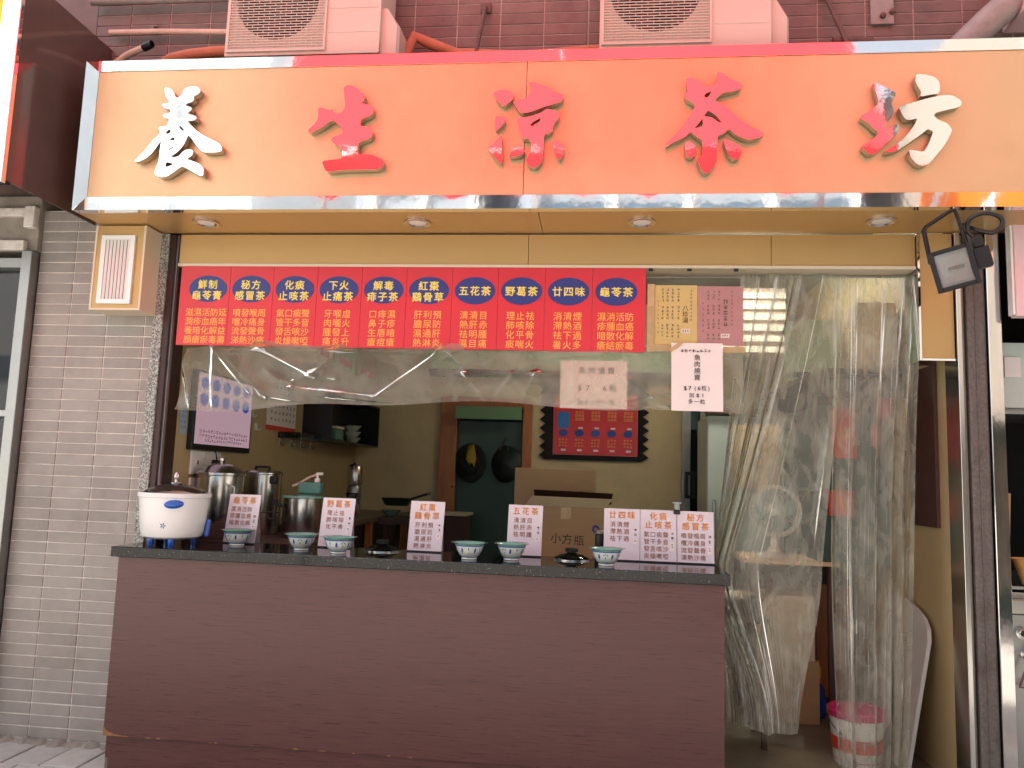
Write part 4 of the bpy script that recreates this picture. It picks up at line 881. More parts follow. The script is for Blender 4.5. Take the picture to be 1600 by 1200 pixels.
card('card sign standing alone between a glass lid and a pair of bowls', .222, .193, ['肝利預','膽尿防','濕通肝','熱淋炎'], ['紅棗','鷄骨草'], .068, 3, R(-3), tagh=.03)
card('card sign in front of the brown carton, bowl at its foot', .766, .188, ['清清目','熱肝赤','祛明腫'], ['五花茶'], .085, 4, R(-2))
card('left one of three joined card signs at the counter end', 1.287, .190, ['消清煙','滯熱酒','祛下過'], ['廿四味'], .09, 5, tagh=.026)
card('middle one of three joined card signs at the counter end', 1.480, .190, ['氣口痰聲','管干多音','發舌咳沙','炎燥嗽啞'], ['化痰','止咳茶'], .06, 6, tagh=.045)
card('right one of three joined card signs at the counter end', 1.674, .190, ['噴發喉周','嚏冷痛身','流發聲骨','涕熱沙痛'], ['秘方','感冒茶'], .05, 7, tagh=.045)
bc = thing('binder_clip', 'black binder clip joining the two rightmost card signs', 'clip', (1.577, .44, CT+.272))
bm = bm_new(); add_box(bm, -.017, .017, -.010, .016, -.018, .006, bev=.003); fin(bm, 'jaw', 'black_plastic', bc)
bm = bm_new(); add_box(bm, -.012, .012, .0, .006, .006, .038); add_box(bm, -.024, .024, -.006, .012, .0382, .046); fin(bm, 'lever', 'steel_dull', bc)
tg = thing('black_jar', 'small black jar behind the rightmost bowl', 'jar', (1.170, .445, CT)); turned('body', [(.022,0),(.024,.004),(.024,.13),(.02,.135),(.001,.135)], 'black_plastic', tg, 20); turned('lid', [(.027,.135),(.028,.15),(.024,.153),(.001,.153)], 'steel_dirty', tg, 20)
# pots and urns on a bench just behind the counter
bn = thing('pot_bench', 'low reddish brown bench carrying the steel pots', 'bench')
box('top', (-1.29, -.50, .52, 1.35, 1.02, 1.05), 'brown_board', bn); boxes('leg', [(-1.27,-1.22,.55,.60,0,1.02), (-.56,-.51,.55,.60,0,1.02), (-.56,-.51,1.27,1.32,0,1.02), (-1.27,-1.22,1.27,1.32,0,1.02)], 'brown_board', bn)
s1 = thing('stock_pot', 'tall stainless stock pot with domed lid behind the rice cooker', 'pot', (-1.155, .78, 1.05))
st = box('wooden_block', (-1.29, -.95, .63, .93, 1.0505, 1.135), 'brown_board'); tag(st, 'reddish wooden block under the tall stock pot', 'block')
s1.location.z = 1.136
turned('body', [(.02,0),(.135,0),(.139,.006),(.139,.285),(.146,.290),(.146,.296),(.137,.296)], 'steel', s1, 48)
ld_ = turned('lid', [(.150,.297),(.150,.303),(.138,.312),(.10,.342),(.05,.358),(.012,.361)], 'steel', s1, 48); turned('knob', [(.010,.360),(.010,.374),(.022,.378),(.024,.392),(.015,.40),(.001,.401)], 'steel', ld_, 20)
tube('handle', [(.10,-.10,.23),(.13,-.135,.235),(.15,-.12,.22),(.15,-.12,.06),(.13,-.12,.04)], .007, 'steel', s1)
def urn(label, x, y, z, r, h, dome):
    t = thing('steel_urn', label, 'urn', (x, y, z), group=None)
    turned('body', [(.02,0),(r*.97,0),(r,.01),(r,h),(r+.006,h+.004),(r+.006,h+.012),(r-.003,h+.012)], 'steel', t, 44)
    lid = turned('lid', [(r+.004,h+.013),(r*.9,h+.013+dome*.5),(r*.4,h+.013+dome),(.001,h+.015+dome)], 'steel', t, 40)
    tube('lid_handle', [(-.05,-.02,h+dome*.6),(-.045,-.02,h+dome+.03),(.045,-.02,h+dome+.03),(.05,-.02,h+dome*.6)], .011, 'black_plastic', lid)
    bm = bm_new(); add_box(bm, r*.55, r*1.05, -r*.75, -r*.45, h-.06, h-.005, bev=.012); fin(bm, 'side_handle', 'black_plastic', t)
    tube('tap', [(r*.8,-r*.6,.10),(r*1.15,-r*.9,.10),(r*1.2,-r*.95,.06)], .010, 'black_plastic', t); turned('seam', [(r+.0005,.14),(r+.004,.145),(r+.0005,.15)], 'steel', t, 40, caps=False)
    return t
urn('tall stainless water urn with black handles behind the first card sign', -1.045, 1.16, 1.05, .122, .385, .02)
u3 = thing('glass_urn', 'dark steel urn with pale green rim left of the second card sign', 'urn', (-.70, 1.0, 1.05))
turned('body', [(.02,0),(.122,0),(.126,.008),(.126,.245)], 'steel', u3, 44); turned('rim', [(.120,.245),(.132,.248),(.132,.262),(.118,.264),(.10,.268),(.001,.272)], 'celadon', u3, 44)
tube('tap', [(-.10,-.09,.20),(-.135,-.12,.20),(-.14,-.125,.12)], .012, 'black_plastic', u3); box('tap_lever', (-.15,-.12,-.14,-.11,.20,.24), 'black_plastic', u3)
pb = thing('pump_bottle', 'pale teal pump bottle on top of the dark urn', 'bottle', (-.655, 1.02, 1.324))
bm = bm_new(); add_box(bm, -.085, .065, -.035, .035, 0, .075, bev=.012); fin(bm, 'body', 'teal_plastic', pb); turned('neck', [(.018,.075),(.018,.10),(.008,.102),(.008,.125)], 'white_plastic', pb, 16, (.03,0,0))
tube('spout', [(.03,0,.125),(-.02,-.01,.105),(-.08,-.02,.065),(-.12,-.03,.045)], .008, 'pipe_cream', pb); tube('pump_head', [(.02,0,.128),(.065,0,.128)], .009, 'white_plastic', pb)

# =================================================================== LEFT WALL
tv = thing('wall_screen', 'wall mounted screen showing a pink menu with blue ovals', 'screen')
box('bezel', (-1.299, -1.262, .60, 1.40, 1.575, 2.06), 'black_plastic', tv, bev=.004)
def onleft(pts, x): return [(x, y, z) for y, z in pts]
def left_poly(name, pts, x, m, parent):
    me = bpy.data.meshes.new(name); me.from_pydata(onleft(pts, x), [], [tuple(range(len(pts)))]); me.update()
    if me.polygons[0].normal.x < 0: me.flip_normals()
    return link(name, me, m, parent)
sc_ = left_poly('display', [(.62,1.61),(1.38,1.61),(1.38,2.045),(.62,2.045)], -1.2612, 'screen_pink', tv)
for k in range(5):
    y = .705+.145*k
    left_poly('display_oval', [(y+.052*math.cos(2*math.pi*i/20), 1.885+.040*math.sin(2*math.pi*i/20)) for i in range(20)], -1.2606, 'screen_blue', sc_)
    left_poly('display_oval', [(y+.050*math.cos(2*math.pi*i/20), 1.985+.036*math.sin(2*math.pi*i/20)) for i in range(20)], -1.2606, 'screen_blue', sc_)
def marks_left(name, spots, m, x, parent, seed=1):
    o = marks(name, [(a, b, c, d) for a, b, c, d in spots], m, 0, parent, seed)
    for v in o.data.vertices: v.co = (x-v.co.y*-1*0+(-v.co.y), v.co.x, v.co.z)
    o.data.flip_normals(); return o
marks_left('display_print', [(.69+.035*k, 1.69-.03*j, .026, .022) for k in range(19) for j in range(2)] + [(.75+.03*k, 1.635, .022, .018) for k in range(17)], 'screen_ink', -1.2604, sc_, 21)
bp_ = thing('blue_notice', 'pale blue paper notice on the left wall beside the screen', 'notice'); left_poly('sheet_of_paper', [(.50,1.66),(.585,1.66),(.59,1.86),(.505,1.86)], -1.2975, 'bottle_clear', bp_)
bp_.children[0].data.materials.clear(); mat('paper_blue', (150,176,190), .7); bp_.children[0].data.materials.append(M['paper_blue'])
marks_left('notice_print', [(y, 1.83-.032*k, .016, .016) for y in (.53, .562) for k in range(5)], 'ink_blue', -1.2970, bp_, 22)
for lb, y0, y1, z0, z1, sw in (('white double wall socket under the screen at left', .655, .83, 1.425, 1.57, 0), ('white socket plate with black plug under the screen', .845, 1.03, 1.425, 1.57, 1), ('lower white socket plate half hidden by the stock pot', .66, .84, 1.26, 1.405, 0)):
    t = thing('wall_socket', lb, 'socket', group='sockets on the left wall'); box('plate', (-1.299, -1.287, y0, y1, z0, z1), 'white_plastic', t, bev=.003)
    if sw: box('plug', (-1.286, -1.24, y0+.06, y1-.03, z0+.03, z1-.05), 'black_plastic', t, bev=.006)
    else: box('hole', (-1.2868, -1.2862, y0+.075, y0+.09, z0+.06, z0+.085), 'black_plastic', t, bev=0)
for lb, y, z in (('small white hook right of the screen, upper', 1.47, 1.86), ('small white hook right of the screen, lower', 1.55, 1.77)):
    t = thing('wall_hook', lb, 'hook', group='adhesive hooks beside the screen'); box('pad', (-1.299, -1.292, y-.02, y+.02, z-.025, z+.025), 'white_plastic', t, bev=.002); tube('prong', [(-1.291,y,z-.01),(-1.27,y,z-.025),(-1.26,y,z-.01)], .004, 'white_plastic', t, 8)
cl = thing('wall_calendar', 'tear-off wall calendar with red foot band right of the screen', 'calendar')
box('pages', (-1.298, -1.285, 1.72, 2.26, 1.80, 2.16), 'white_paper', cl, bev=.001); box('red_band', (-1.2985, -1.284, 1.72, 2.26, 1.765, 1.799), 'red_card', cl, bev=.001)
marks_left('date_print', [(1.78+.07*k, 1.85+.05*j, .035, .03) for k in range(7) for j in range(6)], 'ink_soft', -1.2835, cl, 31)
ws = thing('wall_shelf_box', 'dark wall shelf with stacked bowls above the side bench', 'shelf')
boxes('case', [(-1.299, -1.05, 2.45, 2.47, 1.72, 2.12), (-1.299, -1.05, 3.86, 3.88, 1.72, 2.12), (-1.299, -1.05, 2.471, 3.859, 1.72, 1.735), (-1.299, -1.05, 2.471, 3.859, 2.105, 2.12), (-1.299, -1.285, 2.471, 3.859, 1.736, 2.104)], 'black_plastic', ws)
def dishes(label, x, y, z, n, m='porcelain'):
    t = thing('stacked_bowls', label, 'bowls', (x, y, z))
    for k in range(n): turned('bowl', [(.03,k*.055),(.05,k*.055+.01),(.085,k*.055+.05),(.09,k*.055+.053),(.08,k*.055+.05),(.03,k*.055+.02)], m, t, 24)
dishes('stack of three pale bowls on the dark wall shelf', -1.14, 3.30, 1.7355, 3)
mg = thing('soap_box', 'pale teal lidded box on the dark wall shelf', 'box', (-1.13, 2.78, 1.7355)); bm = bm_new(); add_box(bm, -.05, .05, -.09, .09, 0, .10, bev=.01); fin(bm, 'body', 'teal_plastic', mg); bm = bm_new(); add_box(bm, -.055, .055, -.095, .095, .101, .125, bev=.008); fin(bm, 'lid', 'white_plastic', mg)
tray = tag(box('hanging_tray', (-1.298, -1.12, 1.95, 2.44, 1.715, 1.76), 'bottle_clear', bev=.006), 'clear plastic tray under the wall calendar', 'tray')
for k in range(4):
    t = thing('utensil_hook', 'small hook under the wall shelf, %s from the screen' % ('first','second','third','fourth')[k], 'hook', (-1.298, 2.0+.22*k, 1.66), group='row of hooks under the shelf'); tube('prong', [(0,0,.03),(.012,0,0),(.03,0,-.005),(.035,0,.02)], .005, 'steel', t, 8); bm = bm_new(); add_box(bm, 0, .004, -.012, .012, .0, .05); fin(bm, 'pad', 'white_plastic', t)
tag(tube('screen_cable', smooth_path([(-1.29,.95,1.575),(-1.285,.97,1.52),(-1.28,.93,1.50)]), .006, 'black_plastic'), 'black cable from the screen to the socket', 'cable')
tag(tube('wall_cable', smooth_path([(-1.293,1.45,2.9),(-1.292,1.46,2.4),(-1.29,1.62,2.25),(-1.291,2.3,2.22),(-1.29,3.9,2.25)]), .008, 'white_paint'), 'white cable run along the left wall above the calendar', 'cable')
osh = thing('overhead_shelf', 'upper shelf on the left wall behind the plastic sheet', 'shelf'); box('board', (-1.299, -.98, 1.75, 3.7, 2.28, 2.305), 'cream', osh); box('bracket', (-1.299, -1.0, 1.80, 1.82, 2.16, 2.279), 'steel_dull', osh); box('bracket', (-1.299, -1.0, 3.6, 3.62, 2.16, 2.279), 'steel_dull', osh)
for lb, y0, y1, h, m in (('cream carton on the upper left shelf', 1.85, 2.25, .26, 'cream'), ('pale green carton on the upper left shelf', 2.30, 2.85, .32, 'pale_green'), ('brown carton on the upper left shelf', 2.92, 3.5, .24, 'cardboard')):
    t = thing('shelf_carton', lb, 'carton'); box('body', (-1.27, -1.0, y0, y1, 2.306, 2.306+h), m, t, bev=.004); box('label_patch', (-.9995, -.998, y0+.1, y1-.1, 2.36, 2.42), 'red_card', t, bev=0)
bk_ = thing('bulkhead', 'pale green bulkhead across the top of the back wall', 'bulkhead'); box('panel', (-.55, 1.93, 3.80, 3.948, 2.52, 3.195), 'pale_green', bk_); box('rail', (-.55, 1.93, 3.78, 3.948, 2.46, 2.519), 'brown_board', bk_)
# side bench with kitchen things
sbn = thing('side_bench', 'dark worktop bench along the left wall towards the back door', 'bench')
box('top', (-1.298, -.70, 1.40, 3.90, 1.06, 1.10), 'steel_dirty', sbn); boxes('leg', [(-.76,-.71,1.42,1.47,0,1.06), (-.76,-.71,3.82,3.87,0,1.06), (-.76,-.71,2.6,2.65,0,1.06)], 'wood_frame', sbn)
box('cupboard', (-1.297, -.78, 1.5, 3.85, .10, 1.05), 'black_plastic', sbn)
k1 = thing('juicer', 'small steel canister on a grey kitchen machine at the back bench', 'machine', (-.95, 2.85, 1.10))
bm = bm_new(); add_box(bm, -.07, .05, -.07, .07, 0, .10, bev=.015); fin(bm, 'base', 'pvc_grey', k1); turned('neck', [(.05,.10),(.06,.12),(.06,.24),(.05,.26)], 'steel_dull', k1, 20, (.0,0,0)); turned('canister', [(.062,.262),(.064,.27),(.064,.42),(.058,.43),(.02,.445),(.015,.46),(.001,.46)], 'steel', k1, 28)
k2 = thing('yellow_tub', 'amber plastic tub on the back bench', 'tub', (-1.02, 2.55, 1.10)); turned('body', [(.045,0),(.055,.11),(.055,.115)], 'orange_box', k2, 20); turned('lid', [(.058,.115),(.058,.13),(.001,.132)], 'cream', k2, 20)
k3 = thing('knotted_bag', 'small bag with a red base on the back bench', 'bag', (-.86, 2.5, 1.10)); bm = bm_new(); bmesh.ops.create_icosphere(bm, subdivisions=2, radius=.055); b_ = fin(bm, 'bag', 'red_plastic', k3, True); b_.location = (0,0,.045); b_.scale = (1,1,.8); turned('wrapper', [(.05,.06),(.03,.11),(.05,.20),(.03,.19)], 'bottle_clear', k3, 12, caps=False)
k4 = thing('frying_pan', 'dark pan with long handle on the back bench', 'pan', (-.62, 3.05, 1.19)); turned('body', [(.02,0),(.10,0),(.135,.06),(.14,.065),(.125,.06),(.09,.01)], 'wok', k4, 32); tube('handle', [(.13,0,.06),(.24,.02,.10),(.28,.02,.11)], .011, 'black_plastic', k4); turned('grip_end', [(.014,-.01),(.016,.01)], 'steel', k4, 12, (.285,.02,.112), 'x')
dishes('teal bowls under the dark pan on the back bench', -.64, 2.95, 1.101, 1, 'celadon')
k5 = thing('bench_stool', 'dark stool under the pan at the end of the back bench', 'stool'); box('seat', (-.695,-.40,2.75,3.3,1.04,1.09), 'brown_board', k5); boxes('leg', [(-.66,-.62,2.8,2.84,0,1.04), (-.46,-.42,2.8,2.84,0,1.04), (-.66,-.62,3.2,3.24,0,1.04), (-.46,-.42,3.2,3.24,0,1.04)], 'brown_board', k5)
tp = thing('bench_tap', 'thin curved steel tap over the side bench', 'tap', (-1.10, 2.15, 1.10)); tube('spout', [(0,0,0),(0,0,.20),(.02,0,.245),(.06,0,.25),(.09,0,.22),(.095,0,.19)], .009, 'steel', tp); turned('base', [(.025,0),(.025,.02),(.012,.03)], 'steel', tp, 16)

# =================================================================== BACK WALL
zb = thing('notice_board', 'black notice board with zigzag edges on the beige back wall', 'notice board')
zz = [(.60,2.42)]; n = 9
pts = [(.62,1.66),(1.56,1.66)]
for k in range(n): z = 1.66+k*.088; pts += [(1.635, z+.044), (1.575, z+.088)]
pts += [(.62,2.452)]
for k in range(n): z = 2.452-k*.088; pts += [(.565, z-.044), (.62, z-.088)]
plate('board', [pts[:-1]], 3.925, .02, 'board_black', zb)
rp = thing('red_menu_poster', 'red menu poster with five blue ovals on the black board', 'poster')
box('sheet_of_paper', (.705, 1.520, 3.914, 3.922, 1.715, 2.30), 'menu_red', rp, bev=0)
box('border', (.700, 1.525, 3.9225, 3.9245, 1.710, 2.305), 'tape', rp, bev=0)
for k in range(5):
    x = .80+.158*k; plate('oval', [ellipse_pts(x, 1.925, .045, .036, 20)], 3.912, .0015, 'ink_blue', rp)
    if k == 0: plate('blue_picture', [[(x-.055,1.97),(x+.055,1.97),(x+.06,2.13),(x-.06,2.13)]], 3.912, .0015, 'photo_blue', rp)
    lettering([(c, x+(-.03+.03*(q % 3)), 2.13-.034*(q//3), .030, .006, 1) for q, c in enumerate('濕消活防疹腫血癌暗')] if k else [], 3.9125, 'menu_gold', rp) if k else None
    marks('print', [(x-.03+.03*a, 1.86-.03*b, .022, .020) for a in range(3) for b in range(3)], 'menu_gold', 3.9128, rp, 40+k)
    box('white_tag', (x-.018, x+.030, 3.9112, 3.9125, 1.748, 1.768), 'white_paper', rp, bev=0); 
    if k: box('white_tag', (x-.010, x+.034, 3.9112, 3.9125, 1.968, 1.985), 'white_paper', rp, bev=0)
hk = thing('hanging_hat', 'black sun hat with yellow cloth hanging on the green door', 'hat', (-.115, 3.93, 1.60))
turned('brim', [(.03,.0),(.16,-.01),(.17,-.004),(.16,.01),(.03,.03)], 'hat_black', hk, 32, (0,0,0), 'y'); turned('crown', [(.10,-.005),(.09,-.07),(.06,-.095),(.001,-.10)], 'hat_black', hk, 28, (0,0,0), 'y')
bm = bm_new(); v = [bm.verts.new(p) for p in ((-.01,-.105,.15),(.05,-.105,.16),(.08,-.11,.04),(.06,-.115,-.04),(.04,-.12,.0),(.01,-.115,-.02),(-.03,-.11,.03))]; bm.faces.new(v); bmesh.ops.solidify(bm, geom=bm.faces[:], thickness=.006); fin(bm, 'cloth', 'cloth_yellow', hk)
hk.scale = (.95,1,1.15)
hw = thing('hanging_wok', 'dark green wok hanging beside the black hat', 'wok', (.215, 3.93, 1.60)); hw.rotation_euler = (0, 0, R(-25)); turned('pan', [(.02,-.03),(.12,-.02),(.18,.03),(.185,.035),(.11,-.005),(.02,-.015)], 'wok', hw, 32, (0,0,0), 'y'); tube('cord', [(-.05,0,.13),(0,.03,.26),(.05,0,.13)], .005, 'steel_dull', hw, 6)
rbx = thing('red_cabinet', 'dull red cabinet with pale top left of the green doorway', 'cabinet'); box('body', (-.28, -.06, 3.40, 3.75, 0, 1.10), 'brown_board', rbx); box('top', (-.30, -.04, 3.38, 3.77, 1.101, 1.125), 'cardboard_pale', rbx)
ptb = thing('carton_table', 'low table behind the counter carrying brown cartons', 'table'); box('top', (.40, 1.50, 1.5, 2.55, .74, .77), 'wood_frame', ptb); boxes('leg', [(x, x+.05, y, y+.05, 0, .74) for x in (.42, 1.43) for y in (1.52, 2.48)], 'wood_frame', ptb)
def carton(name, label, x0, x1, y0, y1, z0, z1): 
    t = thing(name, label, 'carton'); box('body', (x0, x1, y0, y1, z0, z1), 'cardboard', t, bev=.004); return t
c1 = carton('bottle_carton', 'open brown carton with printed characters behind the counter', .652, 1.200, 1.60, 1.98, .771, 1.280)
lettering([('小',.875,1.070,.075,.0,1),('方',.952,1.065,.075,.0,1),('瓶',1.033,1.060,.075,.0,1)], 1.5985, 'ink', c1)
plate('recycling_mark', [ellipse_pts(1.145, 1.14, .026, .030, 8), ellipse_pts(1.145, 1.14, .012, .014, 8)], 1.5980, .001, 'ink_blue', c1)
bm = bm_new(); v = [bm.verts.new(p) for p in ((.652,1.602,1.281),(1.2,1.602,1.281),(1.262,1.66,1.345),(.70,1.66,1.350))]; bm.faces.new(v); bmesh.ops.solidify(bm, geom=bm.faces[:], thickness=.004); fl = fin(bm, 'flap', 'cardboard_pale', c1)
bm = bm_new(); v = [bm.verts.new(p) for p in ((.70,1.9,1.30),(1.25,1.9,1.30),(1.26,1.78,1.382),(.70,1.78,1.392))]; bm.faces.new(v); bmesh.ops.solidify(bm, geom=bm.faces[:], thickness=.004); fin(bm, 'flap', 'brown_board', c1)
plate('tape_strip', [[(.905,1.2),(.975,1.2),(.975,1.28),(.905,1.28)]], 1.5982, .001, 'tape', c1)
c2 = carton('plain_carton', 'plain brown carton behind the open one', .535, 1.135, 2.02, 2.45, .771, 1.545)
plate('recycling_mark', [ellipse_pts(1.035, 1.36, .026, .028, 8), ellipse_pts(1.035, 1.36, .012, .013, 8)], 2.018, .001, 'ink_blue', c2)
tag(box('green_tray', (.46, .68, .62, .80, .93, .96), 'pale_green', bev=.006), 'pale green tray behind the middle bowls', 'tray')
tt = thing('tray_stand', 'dark stand under the pale green tray', 'stand'); box('top', (.40,.80,.55,.95,.90,.929), 'black_plastic', tt); box('leg', (.55,.62,.70,.77,0,.90), 'black_plastic', tt)

# =================================================================== RIGHT SIDE OF THE ROOM
fr = thing('tall_fridge', 'tall pale green fridge behind the left curtain', 'fridge'); box('body', (2.018, 2.62, 2.62, 3.25, .02, 2.02), 'fridge', fr, bev=.012); box('door', (2.022, 2.616, 2.595, 2.618, .06, 1.98), 'fridge', fr, bev=.008); box('handle', (2.06, 2.085, 2.56, 2.594, 1.05, 1.35), 'steel_dull', fr, bev=.006); boxes('foot', [(2.05,2.1,2.66,2.71,0,.02), (2.54,2.59,2.66,2.71,0,.02)], 'black_plastic', fr)
tag(box('paper_sheet', (2.20, 2.58, 2.585, 2.592, 1.45, 1.96), 'cream', bev=0), 'cream paper sheet taped on the pale green fridge', 'paper')
tag(box('shelf_board', (2.0, 2.62, 2.55, 2.60, 2.03, 2.08), 'brown_board'), 'dark ledge above the pale green fridge', 'ledge')
ftb = thing('fan_table', 'small table with pale top behind the left curtain', 'table'); box('top', (2.08, 2.66, 1.32, 1.85, .985, 1.012), 'cream', ftb); boxes('leg', [(x, x+.04, y, y+.04, 0, .985) for x in (2.10, 2.60) for y in (1.34, 1.79)], 'brown_board', ftb)
fan = thing('desk_fan', 'white desk fan on the small table behind the curtain', 'fan', (2.305, 1.50, 1.012))
turned('base', [(.02,0),(.118,0),(.122,.010),(.10,.022),(.05,.04),(.028,.075),(.022,.15)], 'white_plastic', fan, 36); turned('motor', [(.001,-.02),(.035,-.02),(.05,.0),(.05,.07),(.03,.10),(.001,.10)], 'white_plastic', fan, 24, (0,0,.30), 'y')
tube('neck', [(0,.03,.14),(0,.04,.22),(0,.04,.28)], .016, 'white_plastic', fan)
for yy, rr in ((-.06,.15),(-.035,.165),(.0,.15)): tube('guard_ring', arc(0,yy,.30,rr,0,360,40), .004, 'white_plastic', fan, 6, False)
bm = bm_new()
for k in range(30): a = 2*math.pi*k/30; tube_bm(bm, [(.04*math.cos(a),-.075,.30+.04*math.sin(a)),(.15*math.cos(a),-.06,.30+.15*math.sin(a)),(.165*math.cos(a),-.035,.30+.165*math.sin(a))], .0012, 4)
fin(bm, 'guard_wires', 'white_plastic', fan); bm = bm_new()
for k in range(4):
    a = k*math.pi/2; v = [bm.verts.new((r*math.cos(a+d), y_, .30+r*math.sin(a+d))) for r, d, y_ in ((.03,0,-.035),(.13,-.2,-.045),(.135,.7,-.025),(.03,.8,-.03))]; bm.faces.new(v)
fin(bm, 'blade', 'teal_plastic', fan)
cb = thing('brown_cabinet', 'dark brown cabinet standing behind the curtains', 'cabinet'); box('body', (2.30, 2.95, 2.0, 2.5, 0, .95), 'brown_board', cb); box('door', (2.32, 2.61, 1.985, 1.999, .04, .92), 'wood_frame', cb); box('door', (2.62, 2.93, 1.985, 1.999, .04, .92), 'wood_frame', cb); box('drawer', (2.32, 2.93, 1.978, 1.984, .80, .92), 'brown_board', cb)
stn = thing('pale_stool', 'pair of pale cartons stacked under the fan table', 'cartons')
box('carton', (2.16, 2.56, 1.42, 1.75, .001, .38), 'cardboard', stn); box('carton', (2.18, 2.54, 1.44, 1.74, .381, .78), 'cardboard_pale', stn)
pan2 = thing('steel_basin', 'dark steel basin beside the counter end', 'basin', (1.97, 1.05, .72)); turned('bowl', [(.05,0),(.12,.005),(.19,.10),(.20,.105),(.17,.09),(.10,.02)], 'steel_dirty', pan2, 32)
bsn = thing('basin_stand', 'dark stand under the steel basin', 'stand'); box('top', (1.80, 2.14, .86, 1.24, .69, .719), 'brown_board', bsn); boxes('leg', [(x, x+.03, y, y+.03, 0, .69) for x in (1.81, 2.10) for y in (.87, 1.20)], 'brown_board', bsn)
hsf = thing('high_shelf', 'high dark shelf along the right wall', 'shelf'); box('board', (2.42, 2.974, .85, 2.45, 2.14, 2.17), 'black_plastic', hsf); boxes('bracket', [(2.45, 2.974, 1.0, 1.03, 2.02, 2.139), (2.45, 2.974, 2.2, 2.23, 2.02, 2.139)], 'black_plastic', hsf)
gb = thing('green_carton', 'pale green carton on the high shelf', 'carton', (2.55, 1.55, 2.171), R(-24)); bm = bm_new(); add_box(bm, -.14, .20, -.12, .30, 0, .40, bev=.006); fin(bm, 'body', 'pale_green', gb); bm = bm_new(); add_box(bm, -.13, .19, -.128, -.121, .02, .055); fin(bm, 'dark_band', 'black_plastic', gb)
cr = thing('cream_carton', 'tall cream carton on the high shelf near the curtain', 'carton', (2.76, 1.12, 2.171)); bm = bm_new(); add_box(bm, -.07, .17, -.1, .2, 0, .43, bev=.01); fin(bm, 'body', 'cream', cr); bm = bm_new(); add_box(bm, .09, .165, -.107, -.101, .03, .36); fin(bm, 'label_strip', 'grey_foam', cr)
dcu = thing('dark_rack', 'dark rack below the high shelf on the right wall', 'rack'); boxes('frame', [(2.55,2.974,1.35,1.38,1.0,2.0), (2.55,2.974,2.3,2.33,1.0,2.0), (2.55,2.974,1.381,2.299,1.98,2.0), (2.55,2.974,1.381,2.299,1.45,1.47), (2.55,2.974,1.381,2.299,1.0,1.02), (2.94,2.974,1.381,2.299,1.021,1.979)], 'green_door', dcu)
for lb, x, y, z, ww, hh, m in (('red orange packet high on the dark rack', 2.62, 1.33, 1.66, .15, .32, 'red_card'), ('red packet on the lower part of the dark rack', 2.60, 1.33, 1.30, .15, .16, 'red_card'), ('small bright red packet hanging near the right wall', 2.855, 1.30, 1.735, .05, .145, 'red_plastic')):
    t = thing('red_packet', lb, 'packet', group='red packets on the dark rack'); box('body', (x, x+ww, y-.03, y, z, z+hh), m, t, bev=.004); box('label_patch', (x+ww*.3, x+ww*.7, y-.0325, y-.0305, z+hh*.35, z+hh*.6), 'orange_box', t, bev=0)
bgm = thing('magenta_bag', 'magenta plastic bag hanging under the high shelf', 'bag', (2.91, 1.22, 1.90)); turned('bag', [(.01,0),(.05,.03),(.055,.12),(.03,.20),(.012,.24)], 'magenta_plastic', bgm, 18); tube('loop', [(-.01,0,.235),(0,0,.262),(.01,0,.235)], .004, 'magenta_plastic', bgm, 6)
bbd = tag(box('brown_board', (2.955, 2.973, .585, .94, 1.28, 2.16), 'brown_board'), 'dark brown board fixed on the right wall', 'board')
def foam(u, v):
    return None
fs = thing('foam_sheet', 'leaning grey sheet with rounded top corner at the right wall', 'sheet', (0,0,0))
bm = bm_new(); fp = [(0,0),(0,.68),(.03,.74),(.10,.785),(.22,.82),(.40,.845),(.64,.85),(.64,0)]
F_ = [bm.verts.new((2.78+.155*h/.85, .62+a_, .004+h)) for a_, h in fp]; B_ = [bm.verts.new((2.80+.155*h/.85, .62+a_, .002+h)) for a_, h in fp]
bm.faces.new(F_); bm.faces.new(B_)
for i in range(len(fp)): bm.faces.new((F_[i], F_[(i+1) % len(fp)], B_[(i+1) % len(fp)], B_[i]))
fin(bm, 'sheet', 'grey_foam', fs)
bu = thing('paint_bucket', 'white bucket with magenta lid and red print near the curtain', 'bucket', (2.585, .78, 0))
turned('body', [(.02,0),(.118,0),(.122,.006),(.142,.25),(.142,.255)], 'white_plastic', bu, 40); turned('lid', [(.150,.245),(.152,.275),(.146,.283),(.12,.284),(.118,.279),(.001,.279)], 'magenta_plastic', bu, 40)
turned('printed_band', [(.1285,.075),(.1305,.10),(.1342,.145)], 'red_card', bu, 40, caps=False); turned('printed_band', [(.1222,.01),(.1240,.03)], 'magenta_plastic', bu, 40, caps=False)
tube('bail', [(.15*math.cos(R(a)), .15*math.sin(R(a)), .235-.10*math.sin(R(-a))) for a in range(-178, 0, 12)], .003, 'steel_dull', bu, 6)
bb = thing('spray_bottle', 'dark blue bottle with yellow and orange neck on the floor', 'bottle', (2.60, 1.62, 0)); turned('body', [(.04,0),(.046,.01),(.046,.17),(.03,.205),(.02,.22)], 'ink_blue', bb, 20); turned('label_band', [(.0466,.05),(.0466,.13)], 'blue_plastic', bb, 20, caps=False); turned('collar', [(.026,.215),(.026,.25)], 'orange_box', bb, 16); turned('cap', [(.022,.25),(.024,.31),(.012,.33),(.012,.35),(.001,.352)], 'tag_yellow', bb, 16)
iu = thing('indoor_air_conditioner', 'white louvred indoor air conditioner above the fridge', 'air conditioner')
box('casing', (2.03, 2.66, 2.70, 2.95, 2.52, 3.10), 'ac_white', iu, bev=.01)
for k in range(6): box('louvre', (2.04, 2.65, 2.655, 2.69, 2.55+.09*k, 2.60+.09*k), 'white_plastic', iu, bev=.004)
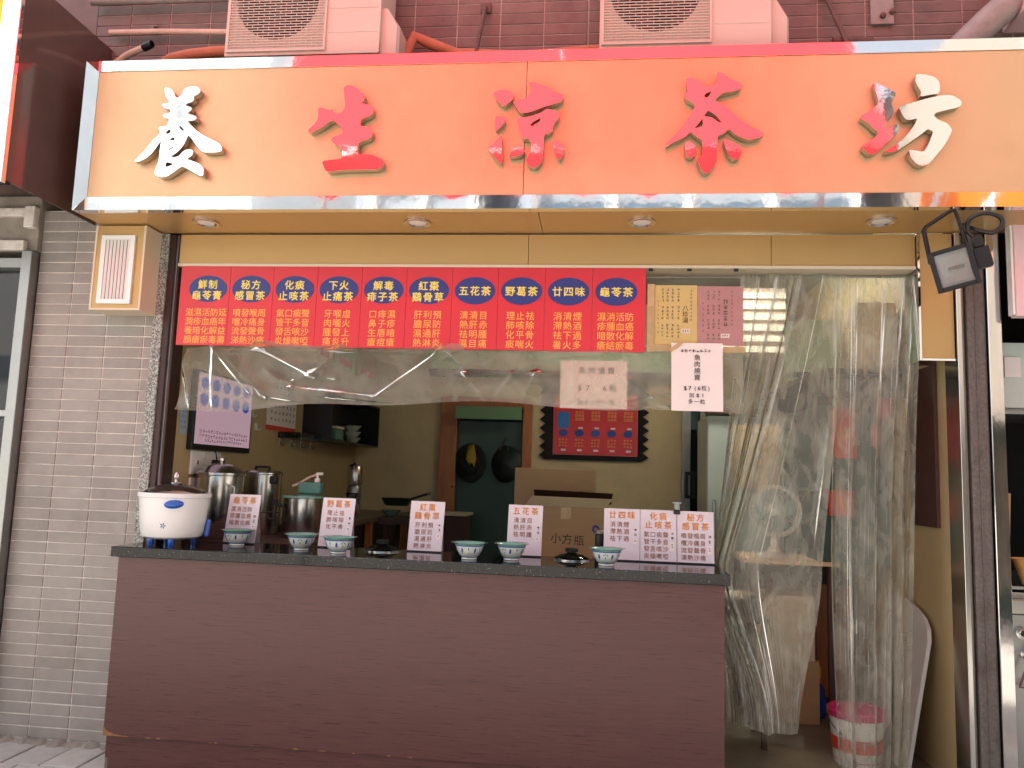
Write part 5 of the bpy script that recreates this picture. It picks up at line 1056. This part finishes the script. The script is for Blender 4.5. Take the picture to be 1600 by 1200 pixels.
# assumed fluorescent fitting, added to brighten the shop interior
lf = thing('added_ceiling_lamp', 'twin tube lamp fitting added inside to brighten the shop room', 'lamp'); box('housing', (1.75, 2.62, 1.90, 2.20, 3.14, 3.195), 'white_plastic', lf)
for y in (1.98, 2.12): tube('tube', [(1.78, y, 3.115), (2.59, y, 3.115)], .014, 'added_lamp_tube', lf, 12)

# =================================================================== FLOODLIGHT
fl = thing('floodlight', 'black square floodlight with wire cable on the right pillar', 'floodlight', (2.805, -0.06, 2.52)); fl.scale = (1.2,1.2,1.08); fl.rotation_euler = (R(8), R(-13), R(-22))
bm = bm_new(); F0 = [(-.075,-.09),(.075,-.09),(.075,.09),(-.075,.09)]; B0 = [(-.045,-.05),(.045,-.05),(.045,.05),(-.045,.05)]
A = [bm.verts.new((x,-.035,z)) for x, z in F0]; B = [bm.verts.new((x,.0,z)) for x, z in F0]; Cc = [bm.verts.new((x,.085,z)) for x, z in B0]
for P_, Q_ in ((A,B),(B,Cc)):
    for i in range(4): bm.faces.new((P_[i],P_[(i+1)%4],Q_[(i+1)%4],Q_[i]))
bm.faces.new(Cc); fin(bm, 'housing', 'black_metal', fl)
boxes('bezel', [(-.076,-.058,-.043,-.0345,-.091,.091), (.058,.076,-.043,-.0345,-.091,.091), (-.0579,.0579,-.043,-.0345,-.091,-.073), (-.0579,.0579,-.043,-.0345,.073,.091)], 'black_metal', fl, .002)
bm = bm_new(); n = 10
grid = [[bm.verts.new((-.058+.116*i/n, -.012-.018*abs(2*j/n-1)**2+random.uniform(-.0008,.0008), -.073+.146*j/n)) for i in range(n+1)] for j in range(n+1)]
for j in range(n):
    for i in range(n): bm.faces.new((grid[j][i], grid[j][i+1], grid[j+1][i+1], grid[j+1][i]))
fin(bm, 'reflector', 'lens', fl); box('glass', (-.0578,.0578,-.040,-.037,-.0728,.0728), 'lamp_glass', fl, bev=0)
tube('bulb', [(-.02,-.025,0),(.035,-.025,0)], .006, 'white_paint', fl); boxes('fin', [(-.05+.02*k, -.044+.02*k, .03, .10, -.055, .055) for k in range(6)], 'black_metal', fl)
boxes('junction_box', [(.076, .135, -.01, .055, -.03, .06), (.085, .125, .0, .045, .061, .11)], 'black_metal', fl, .006)
tube('bracket', [(-.07,.02,.05),(-.062,.01,.20),(-.05,.01,.215),(.04,.01,.25),(.062,.01,.25),(.068,.02,.09)], .009, 'black_metal', fl, 8)
cab = tube('cable', smooth_path([(.10,.02,.11),(.085,.02,.15),(.10,.0,.19),(.15,-.01,.195),(.195,.0,.165),(.20,.01,.13),(.165,.01,.105),(.125,.02,.13),(.10,.05,.16),(.09,.16,.20)]), .009, 'black_plastic', fl, 10)
bpy.data.objects.remove(_go)
